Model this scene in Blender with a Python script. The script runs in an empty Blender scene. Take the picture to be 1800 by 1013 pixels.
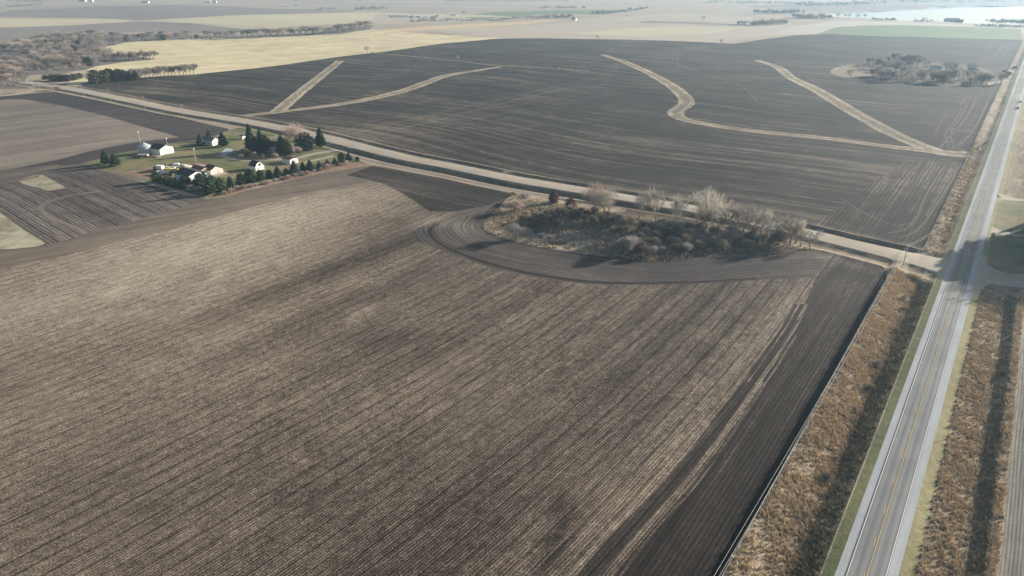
import bpy, bmesh, math, random
import numpy as np
from mathutils import Vector, Matrix
from mathutils.geometry import delaunay_2d_cdt
R = math.radians
rng = np.random.default_rng(7)
random.seed(7)
scene = bpy.context.scene
col = scene.collection

# ------------------------------------------------------------------ camera, sky, sun, exposure
CH = 115.0            # height of the drone above the field
FPX = 1200.0          # focal length in pixels of the 1800 px wide photograph
PITCH = math.atan2(556.0, FPX)
cam_d = bpy.data.cameras.new('camera'); cam = bpy.data.objects.new('camera', cam_d); col.objects.link(cam)
cam.location = (0, 0, CH); cam.rotation_euler = (math.pi/2 - PITCH, 0, 0)
cam_d.sensor_width = 36; cam_d.lens = 36*FPX/1800; cam_d.clip_start = 1; cam_d.clip_end = 60000
scene.camera = cam
SUN_AZ, SUN_EL = 62.0, 15.0       # azimuth from +Y towards +X
world = bpy.data.worlds.new("World"); scene.world = world; world.use_nodes = True
wn = world.node_tree; bg = wn.nodes['Background']
sky = wn.nodes.new('ShaderNodeTexSky'); sky.sky_type = 'NISHITA'; sky.sun_disc = False
sky.sun_elevation = R(SUN_EL); sky.sun_rotation = R(SUN_AZ); sky.air_density = 1.2; sky.dust_density = 2.0
wn.links.new(sky.outputs[0], bg.inputs[0]); bg.inputs[1].default_value = 0.06
sun_d = bpy.data.lights.new('sun', 'SUN'); sun = bpy.data.objects.new('sun', sun_d); col.objects.link(sun)
sun_d.energy = 5.0; sun_d.angle = R(0.5); sun_d.color = (1.0, 0.915, 0.80)
sv = Vector((math.sin(R(SUN_AZ))*math.cos(R(SUN_EL)), math.cos(R(SUN_AZ))*math.cos(R(SUN_EL)), math.sin(R(SUN_EL))))
sun.rotation_euler = sv.to_track_quat('Z', 'Y').to_euler(); sun.location = (300, 0, 300)
scene.view_settings.view_transform = 'Standard'; scene.view_settings.look = 'None'
scene.view_settings.gamma = 1; scene.view_settings.exposure = 1.2
scene.render.engine = 'CYCLES'
scene.cycles.max_bounces = 4; scene.cycles.volume_bounces = 1; scene.cycles.transparent_max_bounces = 8

# ------------------------------------------------------------------ helpers
def tag(o, label=None, cat=None, group=None, kind=None):
    if label: o['label'] = label
    if cat: o['category'] = cat
    if group: o['group'] = group
    if kind: o['kind'] = kind
    return o
def empty(name, loc, rz=0.0, sc=1.0):
    o = bpy.data.objects.new(name, None); col.objects.link(o)
    o.location = loc; o.rotation_euler = (0, 0, rz); o.scale = (sc, sc, sc); o.empty_display_size = .5
    return o
def copy_tree(o, parent=None):
    c = o.copy(); col.objects.link(c); c.parent = parent
    for ch in list(o.children): copy_tree(ch, c)
    return c
def obj(name, verts, faces, mats, parent=None, midx=None, smooth=False):
    me = bpy.data.meshes.new(name)
    if isinstance(verts, np.ndarray) and isinstance(faces, np.ndarray):
        n = len(verts); m, k = faces.shape
        me.vertices.add(n); me.vertices.foreach_set('co', verts.astype(np.float32).ravel())
        me.loops.add(m*k); me.loops.foreach_set('vertex_index', faces.astype(np.int32).ravel())
        me.polygons.add(m); me.polygons.foreach_set('loop_start', np.arange(0, m*k, k, dtype=np.int32))
        me.polygons.foreach_set('loop_total', np.full(m, k, dtype=np.int32))
        me.update(calc_edges=True)
    else:
        me.from_pydata([tuple(v) for v in verts], [], [tuple(f) for f in faces]); me.update()
    for mt in (mats if isinstance(mats, (list, tuple)) else [mats]): me.materials.append(mt)
    if midx is not None: me.polygons.foreach_set('material_index', np.asarray(midx, dtype=np.int32))
    if smooth: me.polygons.foreach_set('use_smooth', np.ones(len(me.polygons), dtype=bool))
    o = bpy.data.objects.new(name, me); col.objects.link(o); o.parent = parent
    return o
class MB:
    """collects simple solids into one mesh"""
    def __init__(s): s.v = []; s.f = []
    def add(s, vs, fs):
        b = len(s.v); s.v += [tuple(v) for v in vs]; s.f += [tuple(i+b for i in f) for f in fs]; return s
    def box(s, x0, x1, y0, y1, z0, z1):
        return s.add([(x0,y0,z0),(x1,y0,z0),(x1,y1,z0),(x0,y1,z0),(x0,y0,z1),(x1,y0,z1),(x1,y1,z1),(x0,y1,z1)],
                     [(0,3,2,1),(4,5,6,7),(0,1,5,4),(1,2,6,5),(2,3,7,6),(3,0,4,7)])
    def prism(s, pts, y0, y1):           # pts in (x,z), extruded along y
        n = len(pts)
        return s.add([(x,y0,z) for x,z in pts]+[(x,y1,z) for x,z in pts],
                     [tuple(range(n)), tuple(range(2*n-1,n-1,-1))]+[(i,i+n,(i+1)%n+n,(i+1)%n) for i in range(n)])
    def lathe(s, prof, n=20, cx=0, cy=0, cz=0):
        vs = []; fs = []
        for r, z in prof:
            for k in range(n):
                a = 2*math.pi*k/n; vs.append((cx+r*math.cos(a), cy+r*math.sin(a), cz+z))
        for j in range(len(prof)-1):
            for k in range(n): fs.append((j*n+k, j*n+(k+1)%n, (j+1)*n+(k+1)%n, (j+1)*n+k))
        fs.append(tuple(range(n-1,-1,-1))); fs.append(tuple((len(prof)-1)*n+k for k in range(n)))
        return s.add(vs, fs)
    def tube(s, p, q, r0, r1=None, n=6):
        r1 = r0 if r1 is None else r1
        p = Vector(p); q = Vector(q); d = (q-p).normalized()
        a = d.orthogonal().normalized(); b = d.cross(a); vs = []
        for c, r in ((p, r0), (q, r1)):
            for k in range(n):
                t = 2*math.pi*k/n; vs.append(c + a*(r*math.cos(t)) + b*(r*math.sin(t)))
        return s.add(vs, [(k,(k+1)%n,(k+1)%n+n,k+n) for k in range(n)]+[tuple(range(n-1,-1,-1)), tuple(range(n,2*n))])
    def build(s, name, mat, parent=None): return obj(name, s.v, s.f, mat, parent)

# ---- node helpers
class NT:
    def __init__(s, name):
        s.m = bpy.data.materials.new(name); s.m.use_nodes = True
        s.t = s.m.node_tree; s.b = s.t.nodes['Principled BSDF']
        s.b.inputs['Specular IOR Level'].default_value = 0.15
    def n(s, typ, **kw):
        nd = s.t.nodes.new(typ)
        for k, v in kw.items(): setattr(nd, k, v)
        return nd
    def link(s, a, b): s.t.links.new(a, b)
    def val(s, x, sock):
        if hasattr(x, 'links') or isinstance(x, bpy.types.NodeSocket): s.link(x, sock)
        else: sock.default_value = x
    def math(s, op, a, b=0.0, c=None, clamp=False):
        nd = s.n('ShaderNodeMath', operation=op); nd.use_clamp = clamp
        s.val(a, nd.inputs[0]); s.val(b, nd.inputs[1])
        if c is not None: s.val(c, nd.inputs[2])
        return nd.outputs[0]
    def pos(s): return s.n('ShaderNodeNewGeometry').outputs['Position']
    def attr(s, name):
        nd = s.n('ShaderNodeAttribute'); nd.attribute_name = name; return nd
    def scale(s, vec, sc):
        nd = s.n('ShaderNodeVectorMath', operation='MULTIPLY'); s.link(vec, nd.inputs[0]); nd.inputs[1].default_value = sc
        return nd.outputs[0]
    def noise(s, vec, sc=1.0, det=2.0, rough=0.5, dist=0.0):
        if isinstance(sc, (tuple, list)): vec = s.scale(vec, sc); sc = 1.0
        nd = s.n('ShaderNodeTexNoise'); s.link(vec, nd.inputs['Vector']); nd.inputs['Scale'].default_value = sc
        nd.inputs['Detail'].default_value = det; nd.inputs['Roughness'].default_value = rough; nd.inputs['Distortion'].default_value = dist
        return nd.outputs['Fac']
    def ramp(s, fac, stops):
        nd = s.n('ShaderNodeValToRGB'); e = nd.color_ramp.elements
        e[0].position = stops[0][0]; e[0].color = (*stops[0][1], 1)
        e[1].position = stops[-1][0]; e[1].color = (*stops[-1][1], 1)
        for p, c in stops[1:-1]:
            k = e.new(p); k.color = (*c, 1)
        s.link(fac, nd.inputs[0]); return nd.outputs[0]
    def mix(s, fac, a, b):
        nd = s.n('ShaderNodeMix', data_type='RGBA'); s.val(fac, nd.inputs[0])
        for x, k in ((a, 6), (b, 7)):
            if isinstance(x, tuple): nd.inputs[k].default_value = (*x, 1)
            else: s.link(x, nd.inputs[k])
        return nd.outputs[2]
    def bump(s, h, strength=0.5, dist=0.1):
        nd = s.n('ShaderNodeBump'); nd.inputs['Strength'].default_value = strength; nd.inputs['Distance'].default_value = dist
        s.link(h, nd.inputs['Height']); s.link(nd.outputs[0], s.b.inputs['Normal'])
    def out(s, colr, rough=0.9, metal=0.0):
        if isinstance(colr, tuple): s.b.inputs['Base Color'].default_value = (*colr, 1)
        else: s.link(colr, s.b.inputs['Base Color'])
        s.val(rough, s.b.inputs['Roughness']); s.val(metal, s.b.inputs['Metallic'])
        return s.m
def soil(name, stops, row=0.76, rowk=0.25, pas=4.6, pask=0.3, band=0.8, blot=0.5, grain=0.55, bump=0.6, bandf=0.13, grad=None):
    """worked or stubble field: stops dark->light, row structure runs along v of attribute rc"""
    t = NT(name); rc = t.attr('rc').outputs['Vector']; P = t.pos(); tone = t.attr('tone').outputs['Fac']
    sp = t.n('ShaderNodeSeparateXYZ'); t.link(rc, sp.inputs[0]); u = sp.outputs[0]
    n1 = t.noise(rc, (bandf, 0.0035, 0), det=4, rough=.62)
    n1b = t.noise(rc, (0.55, 0.012, 0), det=2, rough=.6)
    n2 = t.noise(rc, (1.6, 0.10, 0), det=2)
    n3 = t.noise(P, 0.011, det=5, rough=.6)
    n3b = t.noise(P, 0.07, det=3, rough=.6, dist=.6)
    n4 = t.noise(P, 2.3, det=3, rough=.75)
    n5 = t.noise(P, 0.45, det=2, rough=.7)
    wob = t.math('MULTIPLY', t.math('SUBTRACT', t.noise(rc, (0.05, 0.02, 0), det=2), .5), 1.2)
    uw = t.math('ADD', u, wob)
    rows = t.math('SINE', t.math('MULTIPLY', uw, 2*math.pi/row))
    fr = t.math('FRACT', t.math('DIVIDE', uw, pas))
    d = t.math('ABSOLUTE', t.math('SUBTRACT', fr, .5))
    pl = t.math('SUBTRACT', 1.0, t.math('DIVIDE', d, 0.085), clamp=True)      # one thin wheel line per pass
    pl = t.math('MULTIPLY', pl, t.math('MULTIPLY', t.noise(rc, (0.22, 0.009, 0), det=4, rough=.7), 1.5))
    if grad:        # the streaks of the passes are stronger towards one side of the field
        mr = t.n('ShaderNodeMapRange'); sx = t.n('ShaderNodeSeparateXYZ'); t.link(P, sx.inputs[0]); t.link(sx.outputs[0], mr.inputs[0])
        for i_, q_ in enumerate(grad): mr.inputs[1+i_].default_value = q_
        g = mr.outputs[0]; n1 = t.math('ADD', .5, t.math('MULTIPLY', t.math('SUBTRACT', n1, .5), g)); n1b = t.math('ADD', .5, t.math('MULTIPLY', t.math('SUBTRACT', n1b, .5), g))
    def k(x, amp, mid=.5): return t.math('MULTIPLY', t.math('SUBTRACT', x, mid), amp)
    f = t.math('ADD', .5, k(n1, band*1.6)); f = t.math('ADD', f, k(n1b, band*.9)); f = t.math('ADD', f, k(n2, rowk*1.4))
    f = t.math('ADD', f, k(n3, blot*1.3)); f = t.math('ADD', f, k(n3b, blot*.8))
    f = t.math('ADD', f, k(n4, grain*1.5)); f = t.math('ADD', f, k(n5, grain*.5))
    f = t.math('ADD', f, t.math('MULTIPLY', rows, rowk*.28)); f = t.math('SUBTRACT', f, t.math('MULTIPLY', pl, pask))
    f = t.math('ADD', f, tone)
    c = t.ramp(f, stops)
    h = t.math('ADD', t.math('MULTIPLY', n4, .9), t.math('ADD', t.math('MULTIPLY', rows, .35*min(1, rowk*4)), n2))
    t.bump(h, bump, .10)
    return t.out(c, .95)
def grass(name, stops, sc=0.25, streak=None, bump=.8, bscale=1.6):
    t = NT(name); P = t.pos(); tone = t.attr('tone').outputs['Fac']
    a = t.noise(P, sc, det=5, rough=.68); b = t.noise(P, 3.0, det=3, rough=.7); c0 = t.noise(P, .035, det=3)
    f = t.math('ADD', t.math('MULTIPLY', a, .9), t.math('ADD', t.math('MULTIPLY', b, .45), t.math('ADD', t.math('MULTIPLY', c0, .8), -.17)))
    f = t.math('SUBTRACT', f, .4)
    if streak:
        rc = t.attr('rc').outputs['Vector']
        f = t.math('ADD', f, t.math('MULTIPLY', t.math('SUBTRACT', t.noise(rc, streak, det=3), .5), .9))
    f = t.math('ADD', f, tone)
    t.bump(t.math('ADD', a, t.noise(P, bscale, det=4, rough=.7)), bump, .35)
    return t.out(t.ramp(f, stops), .95)
def plain(name, c, rough=.7, var=.15, sc=1.5, metal=0.0, spec=None):
    t = NT(name); n = t.noise(t.pos(), sc, det=3)
    m = t.mix(n, tuple(x*(1-var) for x in c), tuple(min(1, x*(1+var)) for x in c))
    if spec is not None: t.b.inputs['Specular IOR Level'].default_value = spec
    return t.out(m, rough, metal)

# ------------------------------------------------------------------ photograph pixel -> place on the land
SP, CP = math.sin(PITCH), math.cos(PITCH)
def flat(px, py, z=0.0):
    dx = (px-900.0)/FPX; dy = -(py-506.5)/FPX
    d = (dx, CP + dy*SP, -SP + dy*CP)
    t = (z-CH)/d[2]
    return np.array([d[0]*t, d[1]*t])
def roll(x, y):
    r = np.hypot(x, y); a = np.clip((r-150)/500, 0, 1)
    return a*(1.6*np.sin(x/143.+.6)*np.cos(y/187.+1.) + 1.4*np.sin((x+y)/231.+2.1) + 1.2*np.sin((x*.7-y)/97.+.3)*.6) \
        + .35*np.sin(x/37.+y/51.)*np.clip((r-60)/200, 0, 1)
def G(px, py):
    p = flat(px, py)
    for _ in range(3): p = flat(px, py, float(roll(p[0], p[1])))
    return p
def GP(pts): return np.array([G(*p) for p in pts])
def smooth(pts, closed=True, sub=4):
    P = [np.array(p, float) for p in pts]; n = len(P); out = []
    for i in range(n if closed else n-1):
        p0 = P[(i-1) % n] if closed or i > 0 else P[i]; p1 = P[i]; p2 = P[(i+1) % n]
        p3 = P[(i+2) % n] if closed or i+2 < n else p2
        for k in range(sub):
            t = k/sub
            out.append(.5*((2*p1)+(-p0+p2)*t+(2*p0-5*p1+4*p2-p3)*t*t+(-p0+3*p1-3*p2+p3)*t**3))
    if not closed: out.append(P[-1])
    return out
def dist_poly(X, Y, line, closed=False):
    """distance, signed side, arclength to a polyline (vectorised)"""
    L = np.asarray(line); 
    if closed: L = np.vstack([L, L[:1]])
    best = np.full(X.shape, 1e18); side = np.ones(X.shape); arc = np.zeros(X.shape); acc = 0.0
    for a, b in zip(L[:-1], L[1:]):
        d = b-a; l = math.hypot(*d)
        if l < 1e-9: continue
        t = np.clip(((X-a[0])*d[0]+(Y-a[1])*d[1])/l**2, 0, 1)
        qx = X-a[0]-t*d[0]; qy = Y-a[1]-t*d[1]; q = qx*qx+qy*qy
        m = q < best
        best = np.where(m, q, best); side = np.where(m, np.sign(d[1]*(X-a[0])-d[0]*(Y-a[1])), side)
        arc = np.where(m, acc+t*l, arc); acc += l
    return np.sqrt(best), side, arc
def inside(X, Y, poly):
    r = np.zeros(X.shape, bool); P = np.asarray(poly); Q = np.roll(P, -1, 0)
    for (x0, y0), (x1, y1) in zip(P, Q):
        if y0 == y1: continue
        c = ((y0 > Y) != (y1 > Y)) & (X < (x1-x0)*(Y-y0)/(y1-y0)+x0)
        r ^= c
    return r

# ------------------------------------------------------------------ roads: centre lines and cross sections
HWAZ = R(35.85)
hd = np.array([math.sin(HWAZ), math.cos(HWAZ)]); hn = np.array([math.cos(HWAZ), -math.sin(HWAZ)])   # along, to the right
h0 = flat(1572.5, 854.5)
HW = np.array([h0+hd*t for t in (-260, 3500)])
HL = [(-40,0),(-30,0),(-26.2,0),(-24.4,1.6),(-22.6,1.4),(-13.0,-1.9),(-8.0,.6),(-5.4,.85),(0,.95),(5.4,.85),(8.1,.5),(16.8,-1.1),(20.6,.6),(23.5,.2),(30,0),(40,0)]
HU = [(-40,0),(-30,0),(-18.6,0),(-17.0,.5),(-15.8,.4),(-10.6,-.9),(-8.6,.5),(-5.4,.85),(0,.95),(5.4,.85),(8.1,.5),(14.8,-.7),(20.6,.3),(23.5,.2),(30,0),(40,0)]
gpx = [(40,146),(115,157),(200,172),(320,195),(420,211),(500,227),(580,246),(700,276),(800,295),(900,315),(1020,334),(1150,355),(1240,369),(1400,403),(1500,427),(1600,451),(1680,470),(1760,487),(1850,503),(2100,553)]
gw = [7,7,7.2,7.2,7.2,7.2,6.8,6.4,6.2,6.2,6.2,6.2,6.2,6.2,6.4,7.2,10,9,5.5,5.5]
GR = np.array([flat(*p) for p in smooth(gpx, False, 3)])
garc = np.concatenate([[0], np.cumsum(np.hypot(*np.diff(GR, axis=0).T))])
gk = garc[::3]
# side heights factor along the gravel road (north, south)
nf = np.interp(np.arange(len(gpx)), [0,2,5,9,12,15,16,17,19], [.15,.2,.3,.6,.8,1,.35,.2,.2])
sf = np.interp(np.arange(len(gpx)), [0,2,5,7,10,12,13,15,16,19], [.15,.2,.35,.8,.8,.5,.3,.3,.25,.2])
def profile(X, Y):
    s = (X-h0[0])*hn[0]+(Y-h0[1])*hn[1]; tt = (X-h0[0])*hd[0]+(Y-h0[1])*hd[1]
    w = np.clip((tt-150)/40, 0, 1)
    a = np.interp(s, *zip(*HL)); b = np.interp(s, *zip(*HU)); P1 = a*(1-w)+b*w
    P1 = np.where(P1 < 0, P1*(.72+.2*np.sin(tt/17.)+.1*np.sin(tt/6.3+1)), P1)
    wl = 26.2*(1-w)+18.6*w
    over1 = np.where(s < 0, -s-wl, s-30)
    P1 = np.where(over1 > 0, -over1*1.5, P1)
    D, sd, arc = dist_poly(X, Y, GR)
    hwid = np.interp(arc, gk, gw); e = D-hwid
    north = sd < 0   # left of travel direction (towards the highway) is the far side
    fn = np.interp(arc, gk, nf); fs = np.interp(arc, gk, sf)
    pn = np.interp(e, [0, 1.0, 3.0, 8.2, 9.4, 11.5], [.7, .5, -2.1, .75, .55, 0])
    ps = np.interp(e, [0, .8, 5.2, 11.0, 12.2, 14.5], [.7, .5, -1.9, .55, .45, 0])
    P2 = np.where(north, np.where(e > 11.5, -(e-11.5)*1.5, pn), np.where(e > 14.5, -(e-14.5)*1.5, ps))
    f = np.where(north, fn, fs)
    P2 = np.where(e > 1, P2*np.where(P2 < 0, f, .5+.5*f), P2)
    P2 = np.where(e < 0, .7+.15*(1-np.clip(D/hwid, 0, 1)), P2)
    act1 = over1 <= 0; act2 = (north & (e <= 11.5)) | (~north & (e <= 14.5))
    both = np.maximum(P1, P2)
    return np.where(act1 & act2, both, np.where(act1, P1, np.where(act2, P2, 0.0)))
POND = GP([(926,404),(960,399),(1010,400),(1062,403),(1092,412),(1108,428),(1085,440),(1040,435),(985,426),(940,416)])
POND = np.array(smooth(POND, True, 3))
LAKE = GP([(1470,30),(1466,22),(1560,19),(1640,12),(1700,10.5),(1900,10),(2600,11),(2600,47),(1900,46),(1790,43),(1700,40),(1600,36),(1520,32)])
def height(X, Y):
    X = np.asarray(X, float); Y = np.asarray(Y, float)
    z = roll(X, Y)+profile(X, Y)
    D, _, _ = dist_poly(X, Y, POND, True); ins = inside(X, Y, POND); e = np.where(ins, -D, D)
    pz = float(roll(POND[:,0].mean(), POND[:,1].mean()))-1.3
    w = np.clip(1-e/7.0, 0, 1); w = w*w*(3-2*w)
    z = z*(1-w)+pz*w
    ins = inside(X, Y, LAKE); z = np.where(ins, -4.0, z)
    return z
def Hh(x, y): return float(height(np.array([x]), np.array([y]))[0])
def on(px, py):
    p = flat(px, py)
    for _ in range(3): p = flat(px, py, Hh(*p))
    return np.array([p[0], p[1], Hh(*p)])

# ------------------------------------------------------------------ ground materials
M = {}
M['stubble'] = soil('corn_stubble', [(0,(.012,.009,.0075)),(.32,(.054,.042,.034)),(.55,(.136,.107,.081)),(.8,(.26,.213,.162)),(1,(.44,.375,.295))], rowk=.42, band=.26, blot=.34, grain=1.05, pask=.36, grad=(-120,70,.2,1.7))
M['dark_soil'] = soil('tilled_dark_soil', [(0,(.007,.0055,.005)),(.45,(.024,.0185,.016)),(.75,(.060,.047,.039)),(1,(.17,.14,.12))], row=1.1, rowk=.3, band=.65, blot=.25, grain=.8, pask=.25)
M['upper'] = soil('ploughed_upper_soil', [(0,(.006,.0045,.004)),(.4,(.019,.0145,.012)),(.7,(.052,.040,.032)),(1,(.16,.125,.095))], row=2.4, rowk=.5, band=1.05, blot=.7, grain=.35, pas=11, pask=-.32, bandf=.12)
M['upper_end'] = soil('ploughed_end_rows', [(0,(.006,.0045,.004)),(.4,(.022,.017,.014)),(.7,(.052,.040,.032)),(1,(.16,.125,.095))], row=2.2, rowk=.5, band=.7, blot=.9, grain=.5, pas=9, pask=-.14, bandf=.2)
M['headland'] = soil('smooth_headland_soil', [(0,(.035,.029,.026)),(.45,(.095,.077,.065)),(.75,(.17,.138,.108)),(1,(.27,.22,.175))], row=3, rowk=.12, band=.5, blot=.35, grain=.35, pask=.1)
M['loop'] = soil('headland_loop_soil', [(0,(.018,.015,.016)),(.4,(.058,.049,.046)),(.7,(.115,.096,.083)),(1,(.22,.185,.15))], row=2.3, rowk=.3, band=.5, blot=.45, grain=.4, pask=.25)
M['left_light'] = soil('left_field_residue', [(0,(.07,.06,.05)),(.45,(.16,.135,.112)),(.75,(.25,.215,.175)),(1,(.37,.32,.265))], row=1.5, rowk=.2, band=.7, blot=.3, grain=.5, pask=.1, bandf=.06)
M['left_dark'] = soil('left_field_dark_soil', [(0,(.018,.015,.017)),(.45,(.045,.037,.038)),(.75,(.085,.07,.066)),(1,(.16,.13,.115))], row=1.5, rowk=.2, band=.5, blot=.4, grain=.4, pask=.1)
M['contour'] = soil('contour_rows_soil', [(0,(.02,.017,.018)),(.4,(.07,.058,.055)),(.7,(.15,.127,.11)),(1,(.28,.24,.19))], row=1.7, rowk=.5, band=.45, blot=.45, grain=.4, pas=6.8, pask=.5)
M['right_field'] = soil('right_field_stubble', [(0,(.07,.068,.06)),(.45,(.15,.145,.125)),(.75,(.23,.22,.19)),(1,(.34,.33,.28))], rowk=.5, band=.5, blot=.2, grain=.6, pask=.2)
DRY = [(0,(.07,.057,.043)),(.35,(.16,.125,.088)),(.6,(.25,.20,.142)),(.82,(.36,.295,.212)),(1,(.47,.40,.30))]
M['dry_grass'] = grass('dry_tall_grass', DRY, sc=.22, streak=(.5,.06,0), bump=.55)
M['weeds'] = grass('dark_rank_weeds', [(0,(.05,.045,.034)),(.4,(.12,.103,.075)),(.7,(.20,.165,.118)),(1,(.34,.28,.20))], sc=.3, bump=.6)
M['waterway'] = grass('pale_waterway_grass', [(0,(.09,.07,.05)),(.3,(.21,.17,.12)),(.6,(.38,.325,.24)),(1,(.58,.52,.40))], sc=.3, streak=(.45,.02,0), bump=.8)
M['mown'] = grass('mown_verge_grass', [(0,(.045,.055,.025)),(.4,(.10,.11,.05)),(.7,(.17,.17,.08)),(1,(.28,.25,.14))], sc=.4, bump=.4)
M['mown_dry'] = grass('mown_olive_grass', [(0,(.10,.095,.045)),(.4,(.20,.185,.095)),(.7,(.28,.255,.145)),(1,(.38,.34,.21))], sc=.4, bump=.4)
M['lawn'] = grass('farm_lawn', [(0,(.045,.065,.03)),(.38,(.10,.12,.052)),(.6,(.18,.16,.085)),(1,(.30,.22,.14))], sc=.09, bump=.4)
M['thicket'] = grass('brown_thicket_floor', [(0,(.04,.034,.026)),(.4,(.10,.08,.058)),(.7,(.20,.16,.11)),(1,(.38,.31,.21))], sc=.2, bump=1.0)
M['wood'] = grass('leaf_litter_floor', [(0,(.07,.06,.055)),(.4,(.13,.113,.10)),(.7,(.19,.165,.145)),(1,(.28,.24,.21))], sc=.15, bump=.6)
M['straw'] = grass('straw_stubble_yellow', [(0,(.36,.295,.17)),(.4,(.50,.425,.26)),(.7,(.59,.51,.33)),(1,(.68,.60,.42))], sc=.03, streak=(.06,.003,0), bump=.2)
M['patch'] = grass('pale_grass_patch', [(.1,(.09,.078,.05)),(.4,(.22,.195,.135)),(.65,(.36,.33,.235)),(1,(.50,.46,.35))], sc=.22, bump=.8)
M['bare'] = grass('bare_reddish_dirt', [(0,(.10,.065,.045)),(.5,(.22,.145,.105)),(1,(.38,.29,.22))], sc=.2, bump=.4)
def farf(name, a, b):
    t = NT(name); P = t.pos(); n = t.noise(P, (.0022,.006,0), det=5, rough=.6); rc = t.attr('rc').outputs['Vector']
    n2 = t.noise(rc, (.025,.0015,0), det=3)
    f = t.math('ADD', t.math('MULTIPLY', n, .9), t.math('SUBTRACT', t.math('MULTIPLY', n2, .7), .3))
    return t.out(t.mix(f, a, b), .95)
M['far'] = farf('far_cropland', (.23,.18,.14), (.42,.35,.27))
M['far_grey'] = farf('far_grey_field', (.17,.145,.13), (.25,.215,.19))
M['far_cream'] = farf('far_cream_field', (.38,.33,.22), (.50,.44,.31))
M['far_pink'] = farf('far_pinkish_field', (.33,.27,.21), (.42,.36,.29))
M['far_green'] = farf('far_green_field', (.11,.15,.075), (.18,.215,.12))
M['far_orange'] = farf('far_orange_grass', (.42,.31,.19), (.55,.42,.27))
M['far_pale'] = farf('far_pale_gravel', (.36,.32,.27), (.46,.42,.36))
# asphalt: wheel paths run along the road
def asphalt():
    t = NT('asphalt_grey'); P = t.pos(); rc = t.attr('rc').outputs['Vector']
    sp = t.n('ShaderNodeSeparateXYZ'); t.link(rc, sp.inputs[0]); u = sp.outputs[0]
    n = t.noise(P, 4.0, det=3, rough=.7); n2 = t.noise(rc, (1.6, .03, 0), det=4, rough=.65)
    w = t.math('COSINE', t.math('MULTIPLY', u, 2*math.pi/1.72))
    pat = t.noise(P, .09, det=4)
    f = t.math('ADD', t.math('MULTIPLY', n, .35), t.math('ADD', t.math('MULTIPLY', n2, .8), t.math('MULTIPLY', w, -.2)))
    f = t.math('ADD', f, t.math('MULTIPLY', t.math('SUBTRACT', pat, .5), .8))
    t.bump(n, .3, .02)
    t.b.inputs['Specular IOR Level'].default_value = .3
    return t.out(t.ramp(f, [(.1,(.080,.088,.094)),(.5,(.125,.134,.140)),(.95,(.20,.208,.21))]), .8)
M['asphalt'] = asphalt()
def gravel(name, a, b, c):
    t = NT(name); P = t.pos(); rc = t.attr('rc').outputs['Vector']
    n = t.noise(P, 3.0, det=4, rough=.75); n2 = t.noise(rc, (.8,.015,0), det=3); n3 = t.noise(P, .06, det=3)
    f = t.math('ADD', t.math('MULTIPLY', n, .5), t.math('ADD', t.math('MULTIPLY', n2, .7), t.math('SUBTRACT', t.math('MULTIPLY', n3, .5), .35)))
    t.bump(n, .4, .04); return t.out(t.ramp(f, [(.1, a), (.5, b), (.9, c)]), .95)
M['gravel'] = gravel('limestone_gravel', (.21,.18,.145), (.34,.295,.24), (.47,.425,.355))
M['shoulder'] = gravel('crushed_rock_shoulder', (.21,.22,.235), (.33,.35,.375), (.46,.48,.51))
M['paint_w'] = plain('worn_white_paint', (.62,.62,.60), .6, .12, 2.5)
M['paint_y'] = plain('worn_yellow_paint', (.62,.43,.12), .6, .15, 2.5)
M['seam'] = plain('dark_sealed_seam', (.03,.03,.032), .6)
def water(name, deep, rough):
    t = NT(name); P = t.pos(); n = t.noise(P, .5, det=3); t.bump(n, .15, .05)
    t.b.inputs['Specular IOR Level'].default_value = .5; t.b.inputs['IOR'].default_value = 1.33
    return t.out(deep, rough)
M['pond'] = water('pond_water', (.055,.07,.085), .08)
M['lake'] = water('lake_water', (.30,.36,.40), .25)

# ------------------------------------------------------------------ row direction fields
def direc(az, curve=0.0):
    s, c = math.sin(R(az)), math.cos(R(az))
    def f(X, Y):
        u = X*c-Y*s; v = X*s+Y*c
        return u+curve*v*v*.001, v
    return f
obs = [(70,490,40),(300,430,38),(340,630,40),(120,840,40),(300,880,41),(400,900,39),(520,480,34.5),(560,510,35),(800,500,35.5),(1095,900,40.2),(1300,700,36.5),(1400,560,36),(700,870,39.5),(640,650,38.5)]
A_ = []; b_ = []
for px, py, th in obs:
    x, y = flat(px, py)/100; s, c = math.sin(R(th)), math.cos(R(th))
    A_.append([s, c, 2*x*s, x*c+y*s, 2*y*c]); b_.append(0)
    A_.append([.15*c, -.15*s, .15*2*x*c, .15*(y*c-x*s), -.15*2*y*s]); b_.append(.15)
ph = np.linalg.lstsq(np.array(A_), np.array(b_), rcond=None)[0]
def mainrc(X, Y):
    x, y = X/100, Y/100
    return 100*(ph[0]*x+ph[1]*y+ph[2]*x*x+ph[3]*x*y+ph[4]*y*y), X*math.sin(R(38))+Y*math.cos(R(38))
def hwrc(X, Y): return (X-h0[0])*hn[0]+(Y-h0[1])*hn[1], (X-h0[0])*hd[0]+(Y-h0[1])*hd[1]
def linerc(line, closed=False):
    def f(X, Y):
        D, s, a = dist_poly(X, Y, line, closed); return D*s, a
    return f
grc = linerc(GR)

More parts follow.
